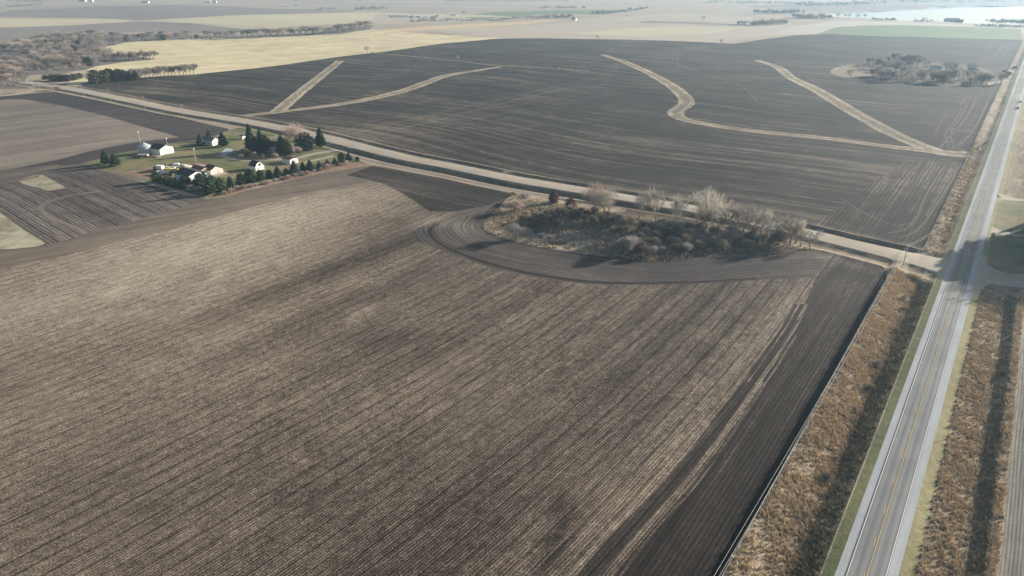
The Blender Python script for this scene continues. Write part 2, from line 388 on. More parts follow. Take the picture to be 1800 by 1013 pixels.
# ------------------------------------------------------------------ regions, painted from the back to the front
RG = []       # (object name, world polygon, material, rc function, kind, label...)
def reg(name, poly, mat, rc=direc(36), px=True, sm=False, closed=True, label=None, sub=4):
    P = np.asarray(smooth(poly, True, sub)) if sm else np.asarray(poly, float)
    W = np.array([G(*p) for p in P]) if px else P
    RG.append((name, W, M[mat], rc, label))
def ribbon(c, w, px=True, sm=True, sub=5, rag=0.0):
    """closed outline of a strip of width w metres (scalar or per point) about centre line c"""
    n = len(c); w = np.broadcast_to(np.asarray(w, float), (n,))
    C = np.array(smooth(c, False, sub)) if sm else np.array(c, float)
    if px: C = np.array([G(*p) for p in C])
    wi = np.interp(np.linspace(0, n-1, len(C)), np.arange(n), w)
    T = np.gradient(C, axis=0); T /= np.maximum(1e-6, np.hypot(*T.T))[:, None]
    N = np.stack([T[:,1], -T[:,0]], 1)
    e = (rng.normal(0, 1, (2, len(C)))*rag) if rag else np.zeros((2, len(C)))
    return np.vstack([C+N*(wi/2+e[0])[:,None], (C-N*(wi/2+e[1])[:,None])[::-1]]), C
MID = []
def strip(name, c, w, mat, px=True, sm=True, rc=None):
    if name == 'waterway':      # wheel-worn brown middle between the pale edges, laid after the pale strip
        MID.append((c, np.asarray(w)*.34))
    P, C = ribbon(c, np.asarray(w)*(.88 if mat == 'waterway' else 1), px, sm, 14 if mat == 'waterway' else 5, .3 if mat == 'waterway' else 0); RG.append((name, P, M[mat], rc or linerc(C), None))
def hband(name, s0, s1, mat, t0=-260, t1=3400, n=40):
    ts = np.linspace(t0, t1, n)
    P = [h0+hd*t+hn*s0 for t in ts]+[h0+hd*t+hn*s1 for t in ts[::-1]]
    RG.append((name, np.array(P), M[mat], hwrc, None))
def hbandv(name, pts, mat):      # pts: (t, s0, s1)
    P = [h0+hd*t+hn*a for t, a, b in pts]+[h0+hd*t+hn*b for t, a, b in pts[::-1]]
    RG.append((name, np.array(P), M[mat], hwrc, None))

d57_ = direc(-57)
def d57(X, Y):
    u, w_ = d57_(X, Y); return u+14*np.sin(w_/120.+.6)+7*np.sin(w_/47.)*np.sin(u/90.), w_
d57 = d57; d44 = direc(44)
# distance
reg('field', [(-400,22),(0,22),(30,17),(100,15),(150,12),(300,9),(400,11),(520,16),(640,19),(500,26),(400,27),(300,34),(240,35),(150,32),(40,30),(-400,30)], 'far_grey')
reg('field', [(-400,33),(0,33),(100,33),(200,33.5),(235,36),(190,43),(100,46),(0,48.5),(-400,52)], 'far_cream')
reg('field', [(-400,52),(0,48.5),(120,45),(240,38),(330,41),(420,47),(460,47),(420,58),(250,56),(100,62),(0,75),(-400,80)], 'far_grey', d44)
reg('field', [(260,36),(400,28),(560,24),(660,22),(860,31),(680,36),(600,42),(450,52),(380,46)], 'far_cream')
reg('field', [(660,24),(900,30),(960,33),(870,38),(760,41),(650,44)], 'far_pink')
reg('field', [(860,22),(960,19),(1130,17),(1100,22),(1040,25),(940,26),(860,33),(800,31)], 'far_green')
reg('field', [(620,60),(680,52),(800,44),(960,35),(990,36),(900,44),(830,49),(760,53),(700,56)], 'far_orange')
reg('field', [(760,52),(900,46),(990,40),(1330,45),(1480,46),(1435,57),(1340,63),(1280,75),(1080,69),(960,67),(870,68),(800,62)], 'far_pink')
reg('field', [(990,37),(1060,30),(1200,24),(1330,30),(1300,45),(1100,45)], 'far_pink')
reg('field', [(1480,25),(1700,18),(2400,18),(2400,-8),(1700,-4),(1450,6),(1300,10)], 'far_grey')
strip('track', [(560,18),(650,19.5),(760,9),(900,7),(1200,3)], 9, 'far_pale')
strip('track', [(-200,13),(0,12),(100,9),(300,4),(600,2)], 9, 'far_pale')
reg('field', [(1350,62),(1400,46),(1465,37),(1600,39),(1800,49),(1900,54),(1800,58),(1600,50),(1480,50),(1440,60)], 'far_pale')
reg('green_field', [(1435,60),(1470,48),(1520,45),(1600,44.5),(1700,47),(1795,52),(1795,72),(1600,67),(1500,65)], 'far_green', direc(36))
RG.append(('lake', LAKE, M['lake'], direc(0), None))
strip('track', [(325,40.5),(400,45),(465,49)], 9, 'far_grey')
reg('field', [(1140,36.5),(1230,39),(1320,44),(1300,46.5),(1190,42),(1120,40)], 'far_grey')
reg('field', [(700,27),(760,25),(860,27),(900,30),(800,31)], 'far_cream')
reg('field', [(1010,58),(1090,50),(1200,46),(1300,50),(1240,60),(1120,64)], 'far_cream')
# yellow stubble field
reg('straw_field', [(150,90),(228,72),(300,69),(420,65),(540,61),(600,59),(645,53),(700,56),(780,61),(880,67),(880,80),(640,105),(450,128),(345,136),(190,136),(140,150),(40,150),(60,120)], 'straw', direc(52))
strip('track', [(448,91),(540,79),(645,67)], 3, 'far_grey')
strip('track', [(628,53.5),(700,58),(780,62),(865,67)], 4, 'far_grey')
reg('wood_floor', [(-500,92),(0,82),(60,74),(110,60),(180,60),(300,62),(420,64),(300,70),(228,74),(200,80),(150,86),(180,93),(230,98),(272,104),(230,108),(200,112),(170,117),(150,124),(150,132),(100,146),(50,154),(0,158),(-500,175)], 'wood', direc(36), sm=True)
reg('wood_floor', [(300,66),(420,63),(540,58),(600,52),(655,44),(650,52),(600,60),(540,63),(420,67)], 'wood')
reg('dry_grass', [(45,140),(60,132),(100,132),(140,124),(160,124),(158,134),(120,144),(80,150),(60,150)], 'waterway', sm=True)
reg('dry_grass', [(-500,190),(0,160),(60,156),(110,156),(120,160),(60,163),(0,172),(-500,215)], 'waterway')
# dark upper field
reg('ploughed_field', [(120,158),(150,146),(190,140),(345,131),(450,120),(560,105),(620,97),(700,88),(780,76.5),(870,68.5),(960,67.5),(1080,69.5),(1200,73),(1290,77),(1350,68),(1400,62),(1440,60.5),(1500,62),(1600,65),(1700,68),(1796,70),(1800,75),(1770,150),(1690,330),(1640,450),(1500,430),(1240,372),(1000,332),(800,300),(600,252),(400,215),(200,172)], 'upper', d57)
reg('ploughed_field', [(1590,285),(1640,280),(1697,284),(1645,418),(1620,436),(1560,428),(1420,398),(1470,368),(1530,325)], 'upper_end', hwrc)
reg('ploughed_field', [(1738,78),(1794,76),(1762,150),(1712,262),(1650,262),(1690,180)], 'upper_end', hwrc)
for pts_, w_ in [([(1078,108),(1080,118),(1060,130),(1000,147),(900,170),(800,192),(700,216),(600,240)],1.3),([(1084,110),(1086,119),(1066,133),(1006,151),(900,178),(790,206),(680,232)],1.3),
 ([(900,175),(1060,150),(1250,145),(1480,128)],1.1),([(1190,90),(1182,100),(1186,110),(1220,125),(1300,150),(1330,178)],1.2),([(1196,90),(1189,100),(1193,111),(1226,124)],1.0),([(760,226),(900,196),(1000,180),(1110,160)],1.1),
 ([(590,215),(640,210),(720,195),(820,178)],1.1),([(575,238),(650,222),(760,205),(900,186),(1020,168)],1.0),([(585,244),(700,240),(820,225),(960,232)],1.0),([(600,232),(690,205),(770,215),(850,222)],1.0),([(620,248),(740,246),(900,258),(1100,270)],1.0),
 ([(1110,215),(1250,225),(1380,240),(1500,258),(1600,266)],.9),([(1000,240),(1150,252),(1350,280),(1560,305)],.9),([(560,232),(556,226),(566,220),(600,212)],1.0),
 ([(1716,170),(1700,205),(1670,240),(1650,262)],1.1),([(1740,170),(1722,210),(1700,243),(1672,262)],1.2),([(1690,190),(1676,215),(1662,235),(1668,258)],1.0),([(1700,186),(1684,214),(1672,232),(1676,258)],.9),([(1665,200),(1652,220),(1640,240)],.9),([(1640,205),(1662,203),(1690,207)],.8),
 ([(1684,292),(1655,335),(1628,380)],.8),([(1690,290),(1665,330),(1640,370),(1612,405),(1580,418)],1.0),([(1660,292),(1630,340),(1610,385),(1590,404),(1560,410)],1.0),([(1480,350),(1520,375),(1570,395),(1600,392),(1610,380)],.9)]:
    strip('track', pts_, w_, 'headland')
strip('waterway', [(598,107),(560,137),(525,165),(487,197)], [14,15,15,16], 'waterway')
strip('waterway', [(880,117.5),(830,125.5),(785,133),(750,145),(715,158),(660,172),(600,183),(540,191),(480,198),(410,206)], [9,13,16,18,18,16,14,13,13,14], 'waterway')
strip('waterway', [(1058,96),(1100,110),(1150,133),(1190,158),(1207,180),(1188,197),(1200,209),(1240,218),(1320,230),(1450,243),(1550,256),(1640,266),(1705,273)], [9,15,16,17,18,17,15,14,14,13,13,16,20], 'waterway')
strip('waterway', [(1330,106),(1368,119),(1392,137),(1440,161),(1500,197),(1560,230),(1610,253),(1655,268),(1705,272)], [10,15,16,18,18,17,16,18,20], 'waterway')
for c_, w_ in list(MID): RG.append(('waterway', ribbon(c_, w_, True, True, 14, .9)[0], M['dry_grass'], direc(-57), None))
strip('dry_grass', [(636,92),(700,97),(800,107),(870,115),(950,119),(1036,125)], 3.0, 'waterway', sm=True)
reg('grove_floor', [(1459,126),(1480,115),(1515,113),(1560,112),(1640,110),(1720,118),(1762,138),(1766,147),(1700,151),(1620,148),(1570,141),(1530,136),(1480,136)], 'thicket', sm=True)
reg('dry_grass', [(1459,126),(1475,117),(1497,114),(1520,113),(1512,119),(1535,122),(1518,128),(1545,134),(1500,136),(1480,135)], 'dry_grass', sm=True)
# land left of the gravel road
reg('field', [(-500,215),(0,170),(60,164),(112,161),(200,180),(320,208),(400,226),(420,240),(300,270),(150,292),(100,300),(0,330),(-500,480)], 'left_dark', d44)
reg('field', [(-500,222),(0,175),(45,175),(110,186),(190,205),(250,223),(316,241.5),(250,249),(200,257),(150,268),(110,279),(0,302),(-500,410)], 'left_light', d44)
reg('headland', [(-300,400),(0,322),(60,308),(110,292),(100,289),(0,300),(-300,360)], 'headland', d44)
reg('contour_field', [(-400,560),(-300,410),(0,321),(60,307),(110,292),(160,285),(240,318),(330,345),(385,347),(345,359),(200,401),(80,436),(0,460),(-300,560)], 'contour', lambda X, Y: (lambda a: (a[0]+.0012*np.maximum(a[1]-430, 0)**2, a[1]))(direc(-50)(X, Y)))
reg('pale_patch', [(-200,300),(0,374),(16,385),(38,402),(62,417),(80,428),(63,434),(24,438),(0,438),(-200,520)], 'patch')
reg('pale_patch', [(28,316),(55,309.5),(74,307),(83,312),(100,321),(117,331),(101,333),(85,336),(70,331),(40,323)], 'patch')
reg('weeds_and_shade', [(12,320),(30,315),(60,310),(70,308.5),(68,312),(40,317),(20,321)], 'weeds')
for o_ in (0, 5):
    strip('track', [(174+o_,336),(140+o_,341),(112+o_,346),(80+o_,357-o_*.2),(70+o_,367),(88+o_,383),(112+o_,393),(134+o_,401),(147+o_,411)], 1.6, 'left_light')
# near field
reg('stubble_field', [(-700,1250),(-500,560),(0,440),(80,433),(200,400),(345,357),(385,347),(520,310),(640,290),(670,292),(760,312),(905,340),(1000,360),(1300,440),(1480,440),(1540,455),(1560,480),(1540,540),(1100,1420)], 'stubble', mainrc)
reg('headland', [(-500,590),(0,472),(100,452),(300,404),(450,362),(560,336),(700,322),(720,340),(640,318),(700,302),(655,293),(640,289),(520,310),(385,346),(345,357),(200,399),(80,432),(0,440),(-500,560)], 'headland', direc(57))
reg('tilled_wedge', [(608,308),(655,292),(700,299),(780,314),(860,332),(905,343),(870,360),(800,372),(755,372),(735,358),(712,343),(680,325),(640,315)], 'dark_soil', grc)
PG = [(905,343),(882,362),(851,392),(852,404),(880,417),(950,434),(1060,450),(1150,461),(1190,458),(1262,447),(1330,442),(1440,441)]
PGW = np.array([G(*p) for p in smooth(PG, False, 4)])
reg('headland', [(905,343),(872,355),(800,380),(735,400),(722,412),(735,425),(800,450),(870,473),(960,492),(1060,502),(1200,500),(1330,492),(1432,488),(1470,442),(1440,441),(1190,458),(1000,444),(852,404),(851,392)], 'loop', linerc(PGW))
strip('tilled_wedge', [(900,338),(905,345),(885,357),(830,372),(778,391),(756,403),(762,420),(800,442),(870,466),(960,486),(1060,497),(1200,497),(1330,490)], [1.5,3,3,3,2,2,2,2,2.5,2.5,2.5,2.5,2], 'dark_soil')
strip('headland', [(868,362),(820,376),(780,392),(775,410),(800,428),(860,447),(930,463)], [3,6,4,1.5,1.2,1.2,1], 'headland')
reg('dark_strip', [(1433,490),(1470,442),(1530,455),(1556,474),(1556,500),(1440,720),(1290,1013),(1150,1300),(880,1300),(1058,1013),(1130,925),(1200,850),(1262,768),(1330,672),(1385,590),(1415,535)], 'dark_soil', hwrc)
strip('track', [(628,538),(640,560),(650,576),(672,595),(720,630),(778,670)], [.6,1.4,1.2,.4,.3,.2], 'headland', rc=mainrc)
strip('track', [(634,540),(646,563),(656,577)], .5, 'loop', rc=mainrc)
EB = [(1415,535),(1385,590),(1330,672),(1262,768),(1200,850),(1130,925),(1058,1013),(960,1150)]
for k_, (off_, w_, i0_, mt_) in enumerate([(-4,2.4,0,'dark_soil'),(-10,1.6,1,'dark_soil'),(-17,2.0,2,'dark_soil'),(-25,1.2,0,'dark_soil'),(5,1.4,0,'stubble'),(12,.9,2,'stubble'),(20,.7,1,'stubble')]):
    strip('tilled_wedge' if mt_ == 'dark_soil' else 'stubble_field', [(x+off_*(.5+(y-480)/500.), y) for x, y in EB[i0_:]], w_, mt_, rc=mainrc)
# verges and roads
RG.append(('gravel_verge', ribbon([tuple(p) for p in GR], [2*w+21 for w in np.interp(np.arange(len(GR))/3, np.arange(len(gw)), gw)], px=False, sm=False)[0], M['dry_grass'], grc, None))
def goff(k0, k1, a, b, name, mat):
    A = gofs(k0)[a:b]; Bq = gofs(k1)[a:b][::-1]; RG.append((name, np.vstack([A, Bq]), M[mat], grc, None))
def gofs(k):
    T = np.gradient(GR, axis=0); T /= np.hypot(*T.T)[:, None]; N = np.stack([T[:,1], -T[:,0]], 1)
    w = np.interp(np.arange(len(GR))/3, np.arange(len(gw)), gw)
    return GR+N*(np.sign(k)*w+k)[:, None]
goff(2.0, 5.2, 19, 38, 'weeds_and_shade', 'weeds'); goff(-2.8, -6.4, 27, 46, 'weeds_and_shade', 'weeds'); goff(2.2, 6.2, 3, 19, 'mown_verge', 'mown'); goff(3.6, 5.2, 3, 19, 'weeds_and_shade', 'weeds'); goff(9.4, 11.2, 2, 18, 'track', 'gravel'); goff(-1.8, -3.0, 3, 26, 'weeds_and_shade', 'weeds'); goff(-6.0, -7.0, 3, 26, 'weeds_and_shade', 'weeds')  # weeds tinted darker on the ditch slopes, putting the slope's shade into the colour
reg('thicket_floor', PG+[(1470,443),(1440,436),(1400,425),(1330,408),(1240,388),(1150,372),(1050,357),(960,348)], 'thicket', direc(0))
reg('dry_grass', [(905,343),(960,349),(1050,362),(1100,368),(1080,374),(1000,370),(950,366),(905,366),(885,372),(880,362)], 'waterway', sm=True)
reg('dry_grass', [(850,392),(862,388),(885,400),(905,412),(960,424),(1060,442),(1120,452),(1060,451),(950,435),(880,418),(853,405)], 'waterway')
reg('dry_grass', [(1260,402),(1350,420),(1440,437),(1470,443),(1440,441),(1340,427),(1262,410)], 'waterway')
RG.append(('pond', POND, M['pond'], direc(0), None))
hbandv('roadside_grass', [(-260,-24.2,-5.4),(150,-24.2,-5.4),(190,-17.2,-5.4),(3400,-17.2,-5.4)], 'dry_grass')
hbandv('weeds_and_shade', [(t,-13.2-2.2*math.sin(t/9.)-1.6*math.sin(t/3.7+1)-1.5*math.sin(t/31.),-7.8) for t in range(-260,150,3)]+[(158,-9,-7.8)], 'weeds')
hband('roadside_grass', 5.4, 22.6, 'dry_grass')
hbandv('weeds_and_shade', [(t,16.4+.8*math.sin(t/7.)+.6*math.sin(t/2.9),20.0+.5*math.sin(t/5.)) for t in range(-260,150,3)], 'weeds')
for k_ in range(22):
    tt_ = rng.uniform(-115, 140); sd_ = rng.random() < .65; s_ = rng.uniform(-22, -15) if sd_ else rng.uniform(9.5, 14); a_, b_2 = rng.uniform(2, 9), rng.uniform(.8, 2.2)
    RG.append(('weeds_and_shade' if k_ % 3 else 'roadside_grass', np.array([h0+hd*(tt_+a_*math.cos(q)*(1+.3*math.sin(3*q+k_)))+hn*(s_+b_2*math.sin(q)*(1+.3*math.sin(2*q+k_))) for q in np.linspace(0, 2*math.pi, 18, endpoint=False)]), M['weeds'] if k_ % 3 else M['patch'], hwrc, None))
hband('mowing_edge', -8.0, -7.6, 'patch'); hband('mowing_edge', 8.1, 8.4, 'weeds')
for s_ in (15.2, 16.5): hband('tyre_track', s_, s_+.35, 'patch', t1=150)
hband('field', 22.6, 260, 'right_field', t1=150, n=12)
hband('field', 25, 300, 'patch', t0=255, t1=900, n=12)
hband('mown_verge', 5.4, 8.1, 'mown_dry'); hband('mown_verge', -7.7, -5.4, 'mown')
reg('yard_lawn', [(1742,410),(1735,460),(1750,478),(1800,490),(2150,560),(2150,330),(1850,344),(1768,348),(1755,360)], 'lawn', sm=False)
def ribbonw(c, w): return ribbon(c, w, px=False, sm=False)
RG.append(('gravel_road', ribbon([tuple(p) for p in GR], [2*w-.6 for w in np.interp(np.arange(len(GR))/3, np.arange(len(gw)), gw)], px=False, sm=False)[0], M['gravel'], grc, None))
reg('gravel_road', [(1560,438),(1620,450),(1655,452),(1685,440),(1706,418),(1712,425),(1668,530),(1660,508),(1645,485),(1610,468),(1560,456)], 'gravel', grc, sm=True)
reg('gravel_road', [(1712,440),(1729,452),(1733,466),(1752,476),(1800,485),(1900,502),(1900,516),(1800,497),(1755,497),(1730,505),(1716,528),(1700,528)], 'gravel', grc, sm=False)
reg('driveway', [(1752,342),(1770,345),(1800,349),(1900,356),(1900,360),(1800,354),(1768,352),(1750,352)], 'gravel', d57)
reg('driveway', [(1744,401),(1756,405),(1790,411),(1850,420),(1850,424),(1785,415),(1752,411),(1740,412)], 'gravel', d57)
hband('road_shoulder', -5.4, 5.4, 'shoulder', n=80); hband('highway', -3.55, 3.55, 'asphalt', n=80)
reg('driveway', [(1735,146),(1766,141),(1766,144),(1738,150)], 'gravel', d57)
# farmyard
reg('yard_lawn', [(140,288),(165,282),(205,270),(250,262),(300,252),(345,247),(380,238),(402,229),(425,224),(470,232),(540,251),(588,262),(640,286),(655,291),(520,312),(440,331),(405,345),(375,349),(350,345),(262,318),(222,308),(180,296),(155,291)], 'lawn')
reg('farm_dirt', [(585,283),(640,287),(655,291),(600,299),(560,306),(400,343),(375,347),(385,342),(500,312),(575,294)], 'bare')
reg('farm_dirt', [(218,303),(262,296),(300,291),(345,286),(372,288),(392,297),(388,304),(345,318),(300,312),(240,312)], 'bare', sm=True)
reg('driveway', [(296,300),(330,292),(362,290),(400,303),(390,308),(350,316),(310,308)], 'gravel', sm=True)
strip('driveway', [(606,262),(580,266),(545,272),(520,278),(470,281),(430,282),(400,277),(385,272)], [9,6,5.5,5,5,5,5,5], 'gravel')
strip('driveway', [(588,274),(560,280),(535,286)], 3, 'gravel')
strip('driveway', [(502,237),(488,240),(474,244)], 7, 'gravel')
reg('driveway', [(386,270),(398,260),(410,262),(408,268),(396,273)], 'shoulder')
reg('dry_grass', [(140,288),(155,285),(180,293),(225,307),(262,317),(240,320),(200,306),(160,294)], 'weeds')

TONES = [ # soil lighter or darker in places: photograph x, y, radii in m across / along, azimuth, amount
 (150,480,60,120,50,.20),(60,560,45,120,50,.12),(150,720,22,60,48,.12),(450,420,50,90,48,.20),(330,560,30,80,48,.04),
 (600,340,40,60,40,.16),(560,480,8,60,48,-.20),(480,520,12,50,47,-.14),(560,560,9,60,45,-.20),(330,500,14,30,50,-.12),(690,380,25,50,40,-.16),(690,430,12,40,36,-.12),
 (700,520,20,30,36,-.04),(640,548,3.5,8,30,.25),(655,600,12,10,60,-.15),(900,460,40,60,36,.02),
 (520,760,12,60,45,-.05),(640,690,12,35,42,.10),(560,900,20,60,46,-.12),(750,950,18,40,42,-.16),(985,890,1.6,5,10,-.22),(978,940,2.0,7,40,-.22),(1000,915,1.6,9,36,-.2),(968,985,2,7,36,-.22),
 (1200,820,10,50,40,.06),(1380,560,9,35,37,.14),(1290,680,10,40,37,.10),(1150,840,6,35,38,.12),(1500,500,12,30,36,.22),(1470,600,8,40,36,.12),(1480,450,12,12,0,.25),(1060,720,12,50,38,-.03),(850,620,14,50,38,.04),
 (205,512,5,2,70,.35),(385,486,8,3,60,.2),(1000,560,30,60,38,.0),(250,880,30,60,50,.03),(1100,980,12,30,40,-.05),
 (660,215,60,60,0,.12),(640,235,40,45,0,.16),(1400,370,14,60,-57,.12),(1560,330,10,30,36,.16),(1600,300,40,70,36,.08),(1700,200,45,70,36,.12),
 (1240,300,30,120,-57,-.05),(900,250,25,120,-57,.08),(560,170,40,50,0,.05),(1150,440,40,60,0,0),(1540,460,5,12,0,.1),(300,130,60,120,0,.08),(1080,330,20,80,-57,.10),
 (800,395,8,25,-60,.3),(1500,480,7,7,0,-.2),(1180,115,30,60,20,.08),(1350,200,120,200,-57,-.10),(1550,90,150,200,-57,-.12),(1150,330,60,120,-57,-.06),(760,600,18,30,40,-.06),(470,600,30,50,45,.05)]
def tonef(X, Y):
    r = np.hypot(X, Y); s = (X-h0[0])*hn[0]+(Y-h0[1])*hn[1]
    m = np.clip((430-r)/80, 0, 1)*(s < -24)
    t = m*(.05*np.clip((-X+10)/110, 0, 1)-.10*np.clip((X+40)/140, 0, 1))
    for px, py, a, b, az, k in TONES:
        if k == 0: continue
        if py > 400 and 40 <= az <= 60: az = 38; k = k*.75
        c = flat(px, py); s, q = math.sin(R(az)), math.cos(R(az))
        u = (X-c[0])*q-(Y-c[1])*s; v = (X-c[0])*s+(Y-c[1])*q
        t += k*np.exp(-(u/a)**2-(v/b)**2)
    return t

# ------------------------------------------------------------------ one triangulated sheet, cut into the regions
def spacing(r): return np.maximum(1.8, .016*r)
pts = []; edges = []
def add_line(L, closed):
    L = np.asarray(L); n = len(L); idx = []
    for i in range(n if closed else n-1):
        a = L[i]; b = L[(i+1) % n]; l = math.hypot(*(b-a)); m = (a+b)/2
        k = max(1, int(l/(1.6*spacing(math.hypot(*m)))))
        for j in range(k): idx.append(len(pts)); pts.append(tuple(a+(b-a)*j/k))
    if not closed: idx.append(len(pts)); pts.append(tuple(L[-1]))
    for i in range(len(idx)-(0 if closed else 1)): edges.append((idx[i], idx[(i+1) % len(idx)]))
def clip_far(P):      # keep very long polygons inside the sheet
    return np.clip(P, -7000, 7000)
for r in RG: add_line(clip_far(r[1]), True)
for s in (-26.2,-24.2,-18.6,-17,-12.6,-10.6,16.8,20.6,23.5,30):
    add_line([h0+hd*t+hn*s for t in (-240, 1400)], False)
for k in (.8, 5.2, 11, 12.5, 14.5, -1, -3, -8.2, -9.4, -11.5): add_line(gofs(k)[:-6], False)
grid = []
r = 16.0
while r < 9000:
    st = spacing(r)
    na = int(2*math.pi*r/st) if r < 60 else int(R(96)*r/st)
    if r < 60: aa = np.arange(na)/na*2*math.pi
    else: aa = np.concatenate([np.linspace(-R(48), R(48), na), np.linspace(R(50), R(310), 60)])
    aa = aa+rng.uniform(-.3, .3, len(aa))*st/r
    rr = r+rng.uniform(-.3, .3, len(aa))*st
    grid.append(np.stack([rr*np.sin(aa), rr*np.cos(aa)], 1)); r += st*.9
grid = np.vstack(grid+[np.array([[9500*math.sin(a), 9500*math.cos(a)] for a in np.linspace(0, 2*math.pi, 60, endpoint=False)])])
allp = [Vector((float(a), float(b))) for a, b in clip_far(np.array(pts))]+[Vector((float(a), float(b))) for a, b in grid]
import time; _t = time.time()
cv, ce, cf, _, _, _ = delaunay_2d_cdt(allp, edges, [], 0, 1e-4, False)
V2 = np.array([(v.x, v.y) for v in cv]); F = np.array(cf, dtype=np.int64)
print('cdt', len(V2), len(F), round(time.time()-_t, 1), 's')
cen = V2[F].mean(1); own = np.full(len(F), -1)
for i, rg in enumerate(RG):
    P = clip_far(rg[1]); lo = P.min(0); hi = P.max(0)
    m = (cen[:,0] > lo[0]) & (cen[:,0] < hi[0]) & (cen[:,1] > lo[1]) & (cen[:,1] < hi[1])
    k = np.nonzero(m)[0]; ins = inside(cen[k,0], cen[k,1], P); own[k[ins]] = i
Z = height(V2[:,0], V2[:,1]); TN = tonef(V2[:,0], V2[:,1])
def sheet(name, sel, mat, rc, label=None):
    f = F[sel]
    if not len(f): return None
    u, inv = np.unique(f, return_inverse=True); f = inv.reshape(f.shape)
    v = np.column_stack([V2[u], Z[u]])
    o = obj(name, v, f, mat, smooth=True)
    o['kind'] = 'structure'
    if label: o['label'] = label
    a = o.data.attributes.new('rc', 'FLOAT_VECTOR', 'POINT'); U, W = rc(V2[u,0], V2[u,1])
    a.data.foreach_set('vector', np.column_stack([U, W, np.zeros(len(u))]).astype(np.float32).ravel())
    a = o.data.attributes.new('tone', 'FLOAT', 'POINT'); a.data.foreach_set('value', TN[u].astype(np.float32))
    return o
sheet('ground', own == -1, M['far'], direc(36))
groups = {}
for i, rg in enumerate(RG): groups.setdefault((rg[0], rg[2].name) if rg[0] in ('road_shoulder','highway','roadside_grass','mown_verge','weeds_and_shade') else i, []).append(i)
for k, ii in groups.items():
    rg = RG[ii[0]]; sheet(rg[0], np.isin(own, ii), rg[2], rg[3], rg[4])
# painted lines on the highway, 4 mm proud
def line_on_road(name, s0, s1, t0, t1, mat, dash=None, dz=.006):
    mb = MB(); ts = np.arange(t0, t1, 3.0)
    if dash: segs = [(a, a+dash[0]) for a in np.arange(t0, t1, dash[1])]
    else: segs = [(t0, t1)]
    for a, b in segs:
        n = max(1, int((b-a)/6)); q = np.linspace(a, b, n+1)
        P = [h0+hd*t+hn*s0 for t in q]+[h0+hd*t+hn*s1 for t in q]
        P = np.array(P); z = .7+.2; zz = roll(P[:,0], P[:,1])+np.interp(np.repeat([s0, s1], n+1), *zip(*HL))+dz
        mb.add(np.column_stack([P, zz]), [(i, i+n+1, i+n+2, i+1) for i in range(n)])
    o = mb.build(name, mat); o['kind'] = 'structure'; return o
line_on_road('edge_line', -3.42, -3.27, -200, 900, M['paint_w'], dz=.03)
line_on_road('edge_line', 3.27, 3.42, -200, 900, M['paint_w'], dz=.03)
line_on_road('edge_seam', -3.72, -3.56, -200, 700, M['seam'], dz=.03)
line_on_road('centre_line', .02, .14, -200, 900, M['paint_y'], dz=.03)
line_on_road('dashed_centre_line', -.50, -.38, -196, 500, M['paint_y'], dash=(3.0, 12.2), dz=.03)
#VEG
# ------------------------------------------------------------------ plants
def leafm(name, a, b, c, sc=.9):
    t = NT(name); P = t.n('ShaderNodeTexCoord').outputs['Object']; n = t.noise(P, sc, det=3, rough=.7)
    oi = t.n('ShaderNodeObjectInfo').outputs['Random']
    f = t.math('ADD', n, t.math('MULTIPLY', t.math('SUBTRACT', oi, .5), .25))
    return t.out(t.ramp(f, [(.25, a), (.5, b), (.8, c)]), .9)
V = {
 'bark': leafm('grey_bark', (.07,.06,.05), (.12,.10,.085), (.2,.18,.15)),
 'pale_bark': leafm('pale_bark', (.13,.12,.10), (.25,.23,.20), (.4,.37,.32)),
 'twig_grey': leafm('grey_twigs', (.24,.225,.215), (.36,.34,.325), (.49,.465,.445)),
 'twig_wood': leafm('woodland_twigs', (.17,.145,.13), (.265,.235,.215), (.38,.34,.315)),
 'twig_pale': leafm('pale_cottonwood_twigs', (.38,.345,.285), (.52,.475,.40), (.67,.62,.53)),
 'twig_pink': leafm('pinkish_twigs', (.32,.235,.21), (.46,.35,.315), (.60,.47,.42)),
 'twig_tan': leafm('tan_brush_twigs', (.25,.20,.16), (.38,.31,.25), (.52,.44,.36)),
 'twig_dark': leafm('dark_brush_twigs', (.12,.10,.085), (.21,.18,.15), (.33,.285,.24)),
 'needle': leafm('spruce_needles', (.026,.052,.034), (.065,.105,.06), (.15,.195,.11)),
 'needle_blue': leafm('blue_spruce_needles', (.035,.06,.05), (.07,.105,.088), (.14,.18,.145)),
 'needle_brown': leafm('rusty_cedar_needles', (.10,.065,.035), (.20,.13,.075), (.32,.22,.13)),
 'leaf_olive': leafm('olive_leaves', (.045,.05,.025), (.10,.095,.055), (.19,.17,.11)),
}
def tubes(segs, n=3):
    S = np.array(segs, float)                     # x0 y0 z0 x1 y1 z1 r0 r1
    p, q = S[:, :3], S[:, 3:6]; d = q-p; d /= np.maximum(1e-9, np.linalg.norm(d, axis=1))[:, None]
    up = np.where(np.abs(d[:, 2:3]) < .9, np.array([[0, 0, 1.]]), np.array([[1., 0, 0]]))
    a = np.cross(d, up); a /= np.linalg.norm(a, axis=1)[:, None]; b = np.cross(d, a)
    vs = []
    for e, c, r in ((0, p, S[:, 6]), (1, q, S[:, 7])):
        for k in range(n):
            t = 2*math.pi*k/n; vs.append(c+(a*math.cos(t)+b*math.sin(t))*r[:, None])
    v = np.stack(vs, 1).reshape(-1, 3); base = np.arange(len(S))[:, None]*2*n
    f = np.concatenate([base+np.array([[k, (k+1) % n, n+(k+1) % n, n+k]]) for k in range(n)])
    return v, f
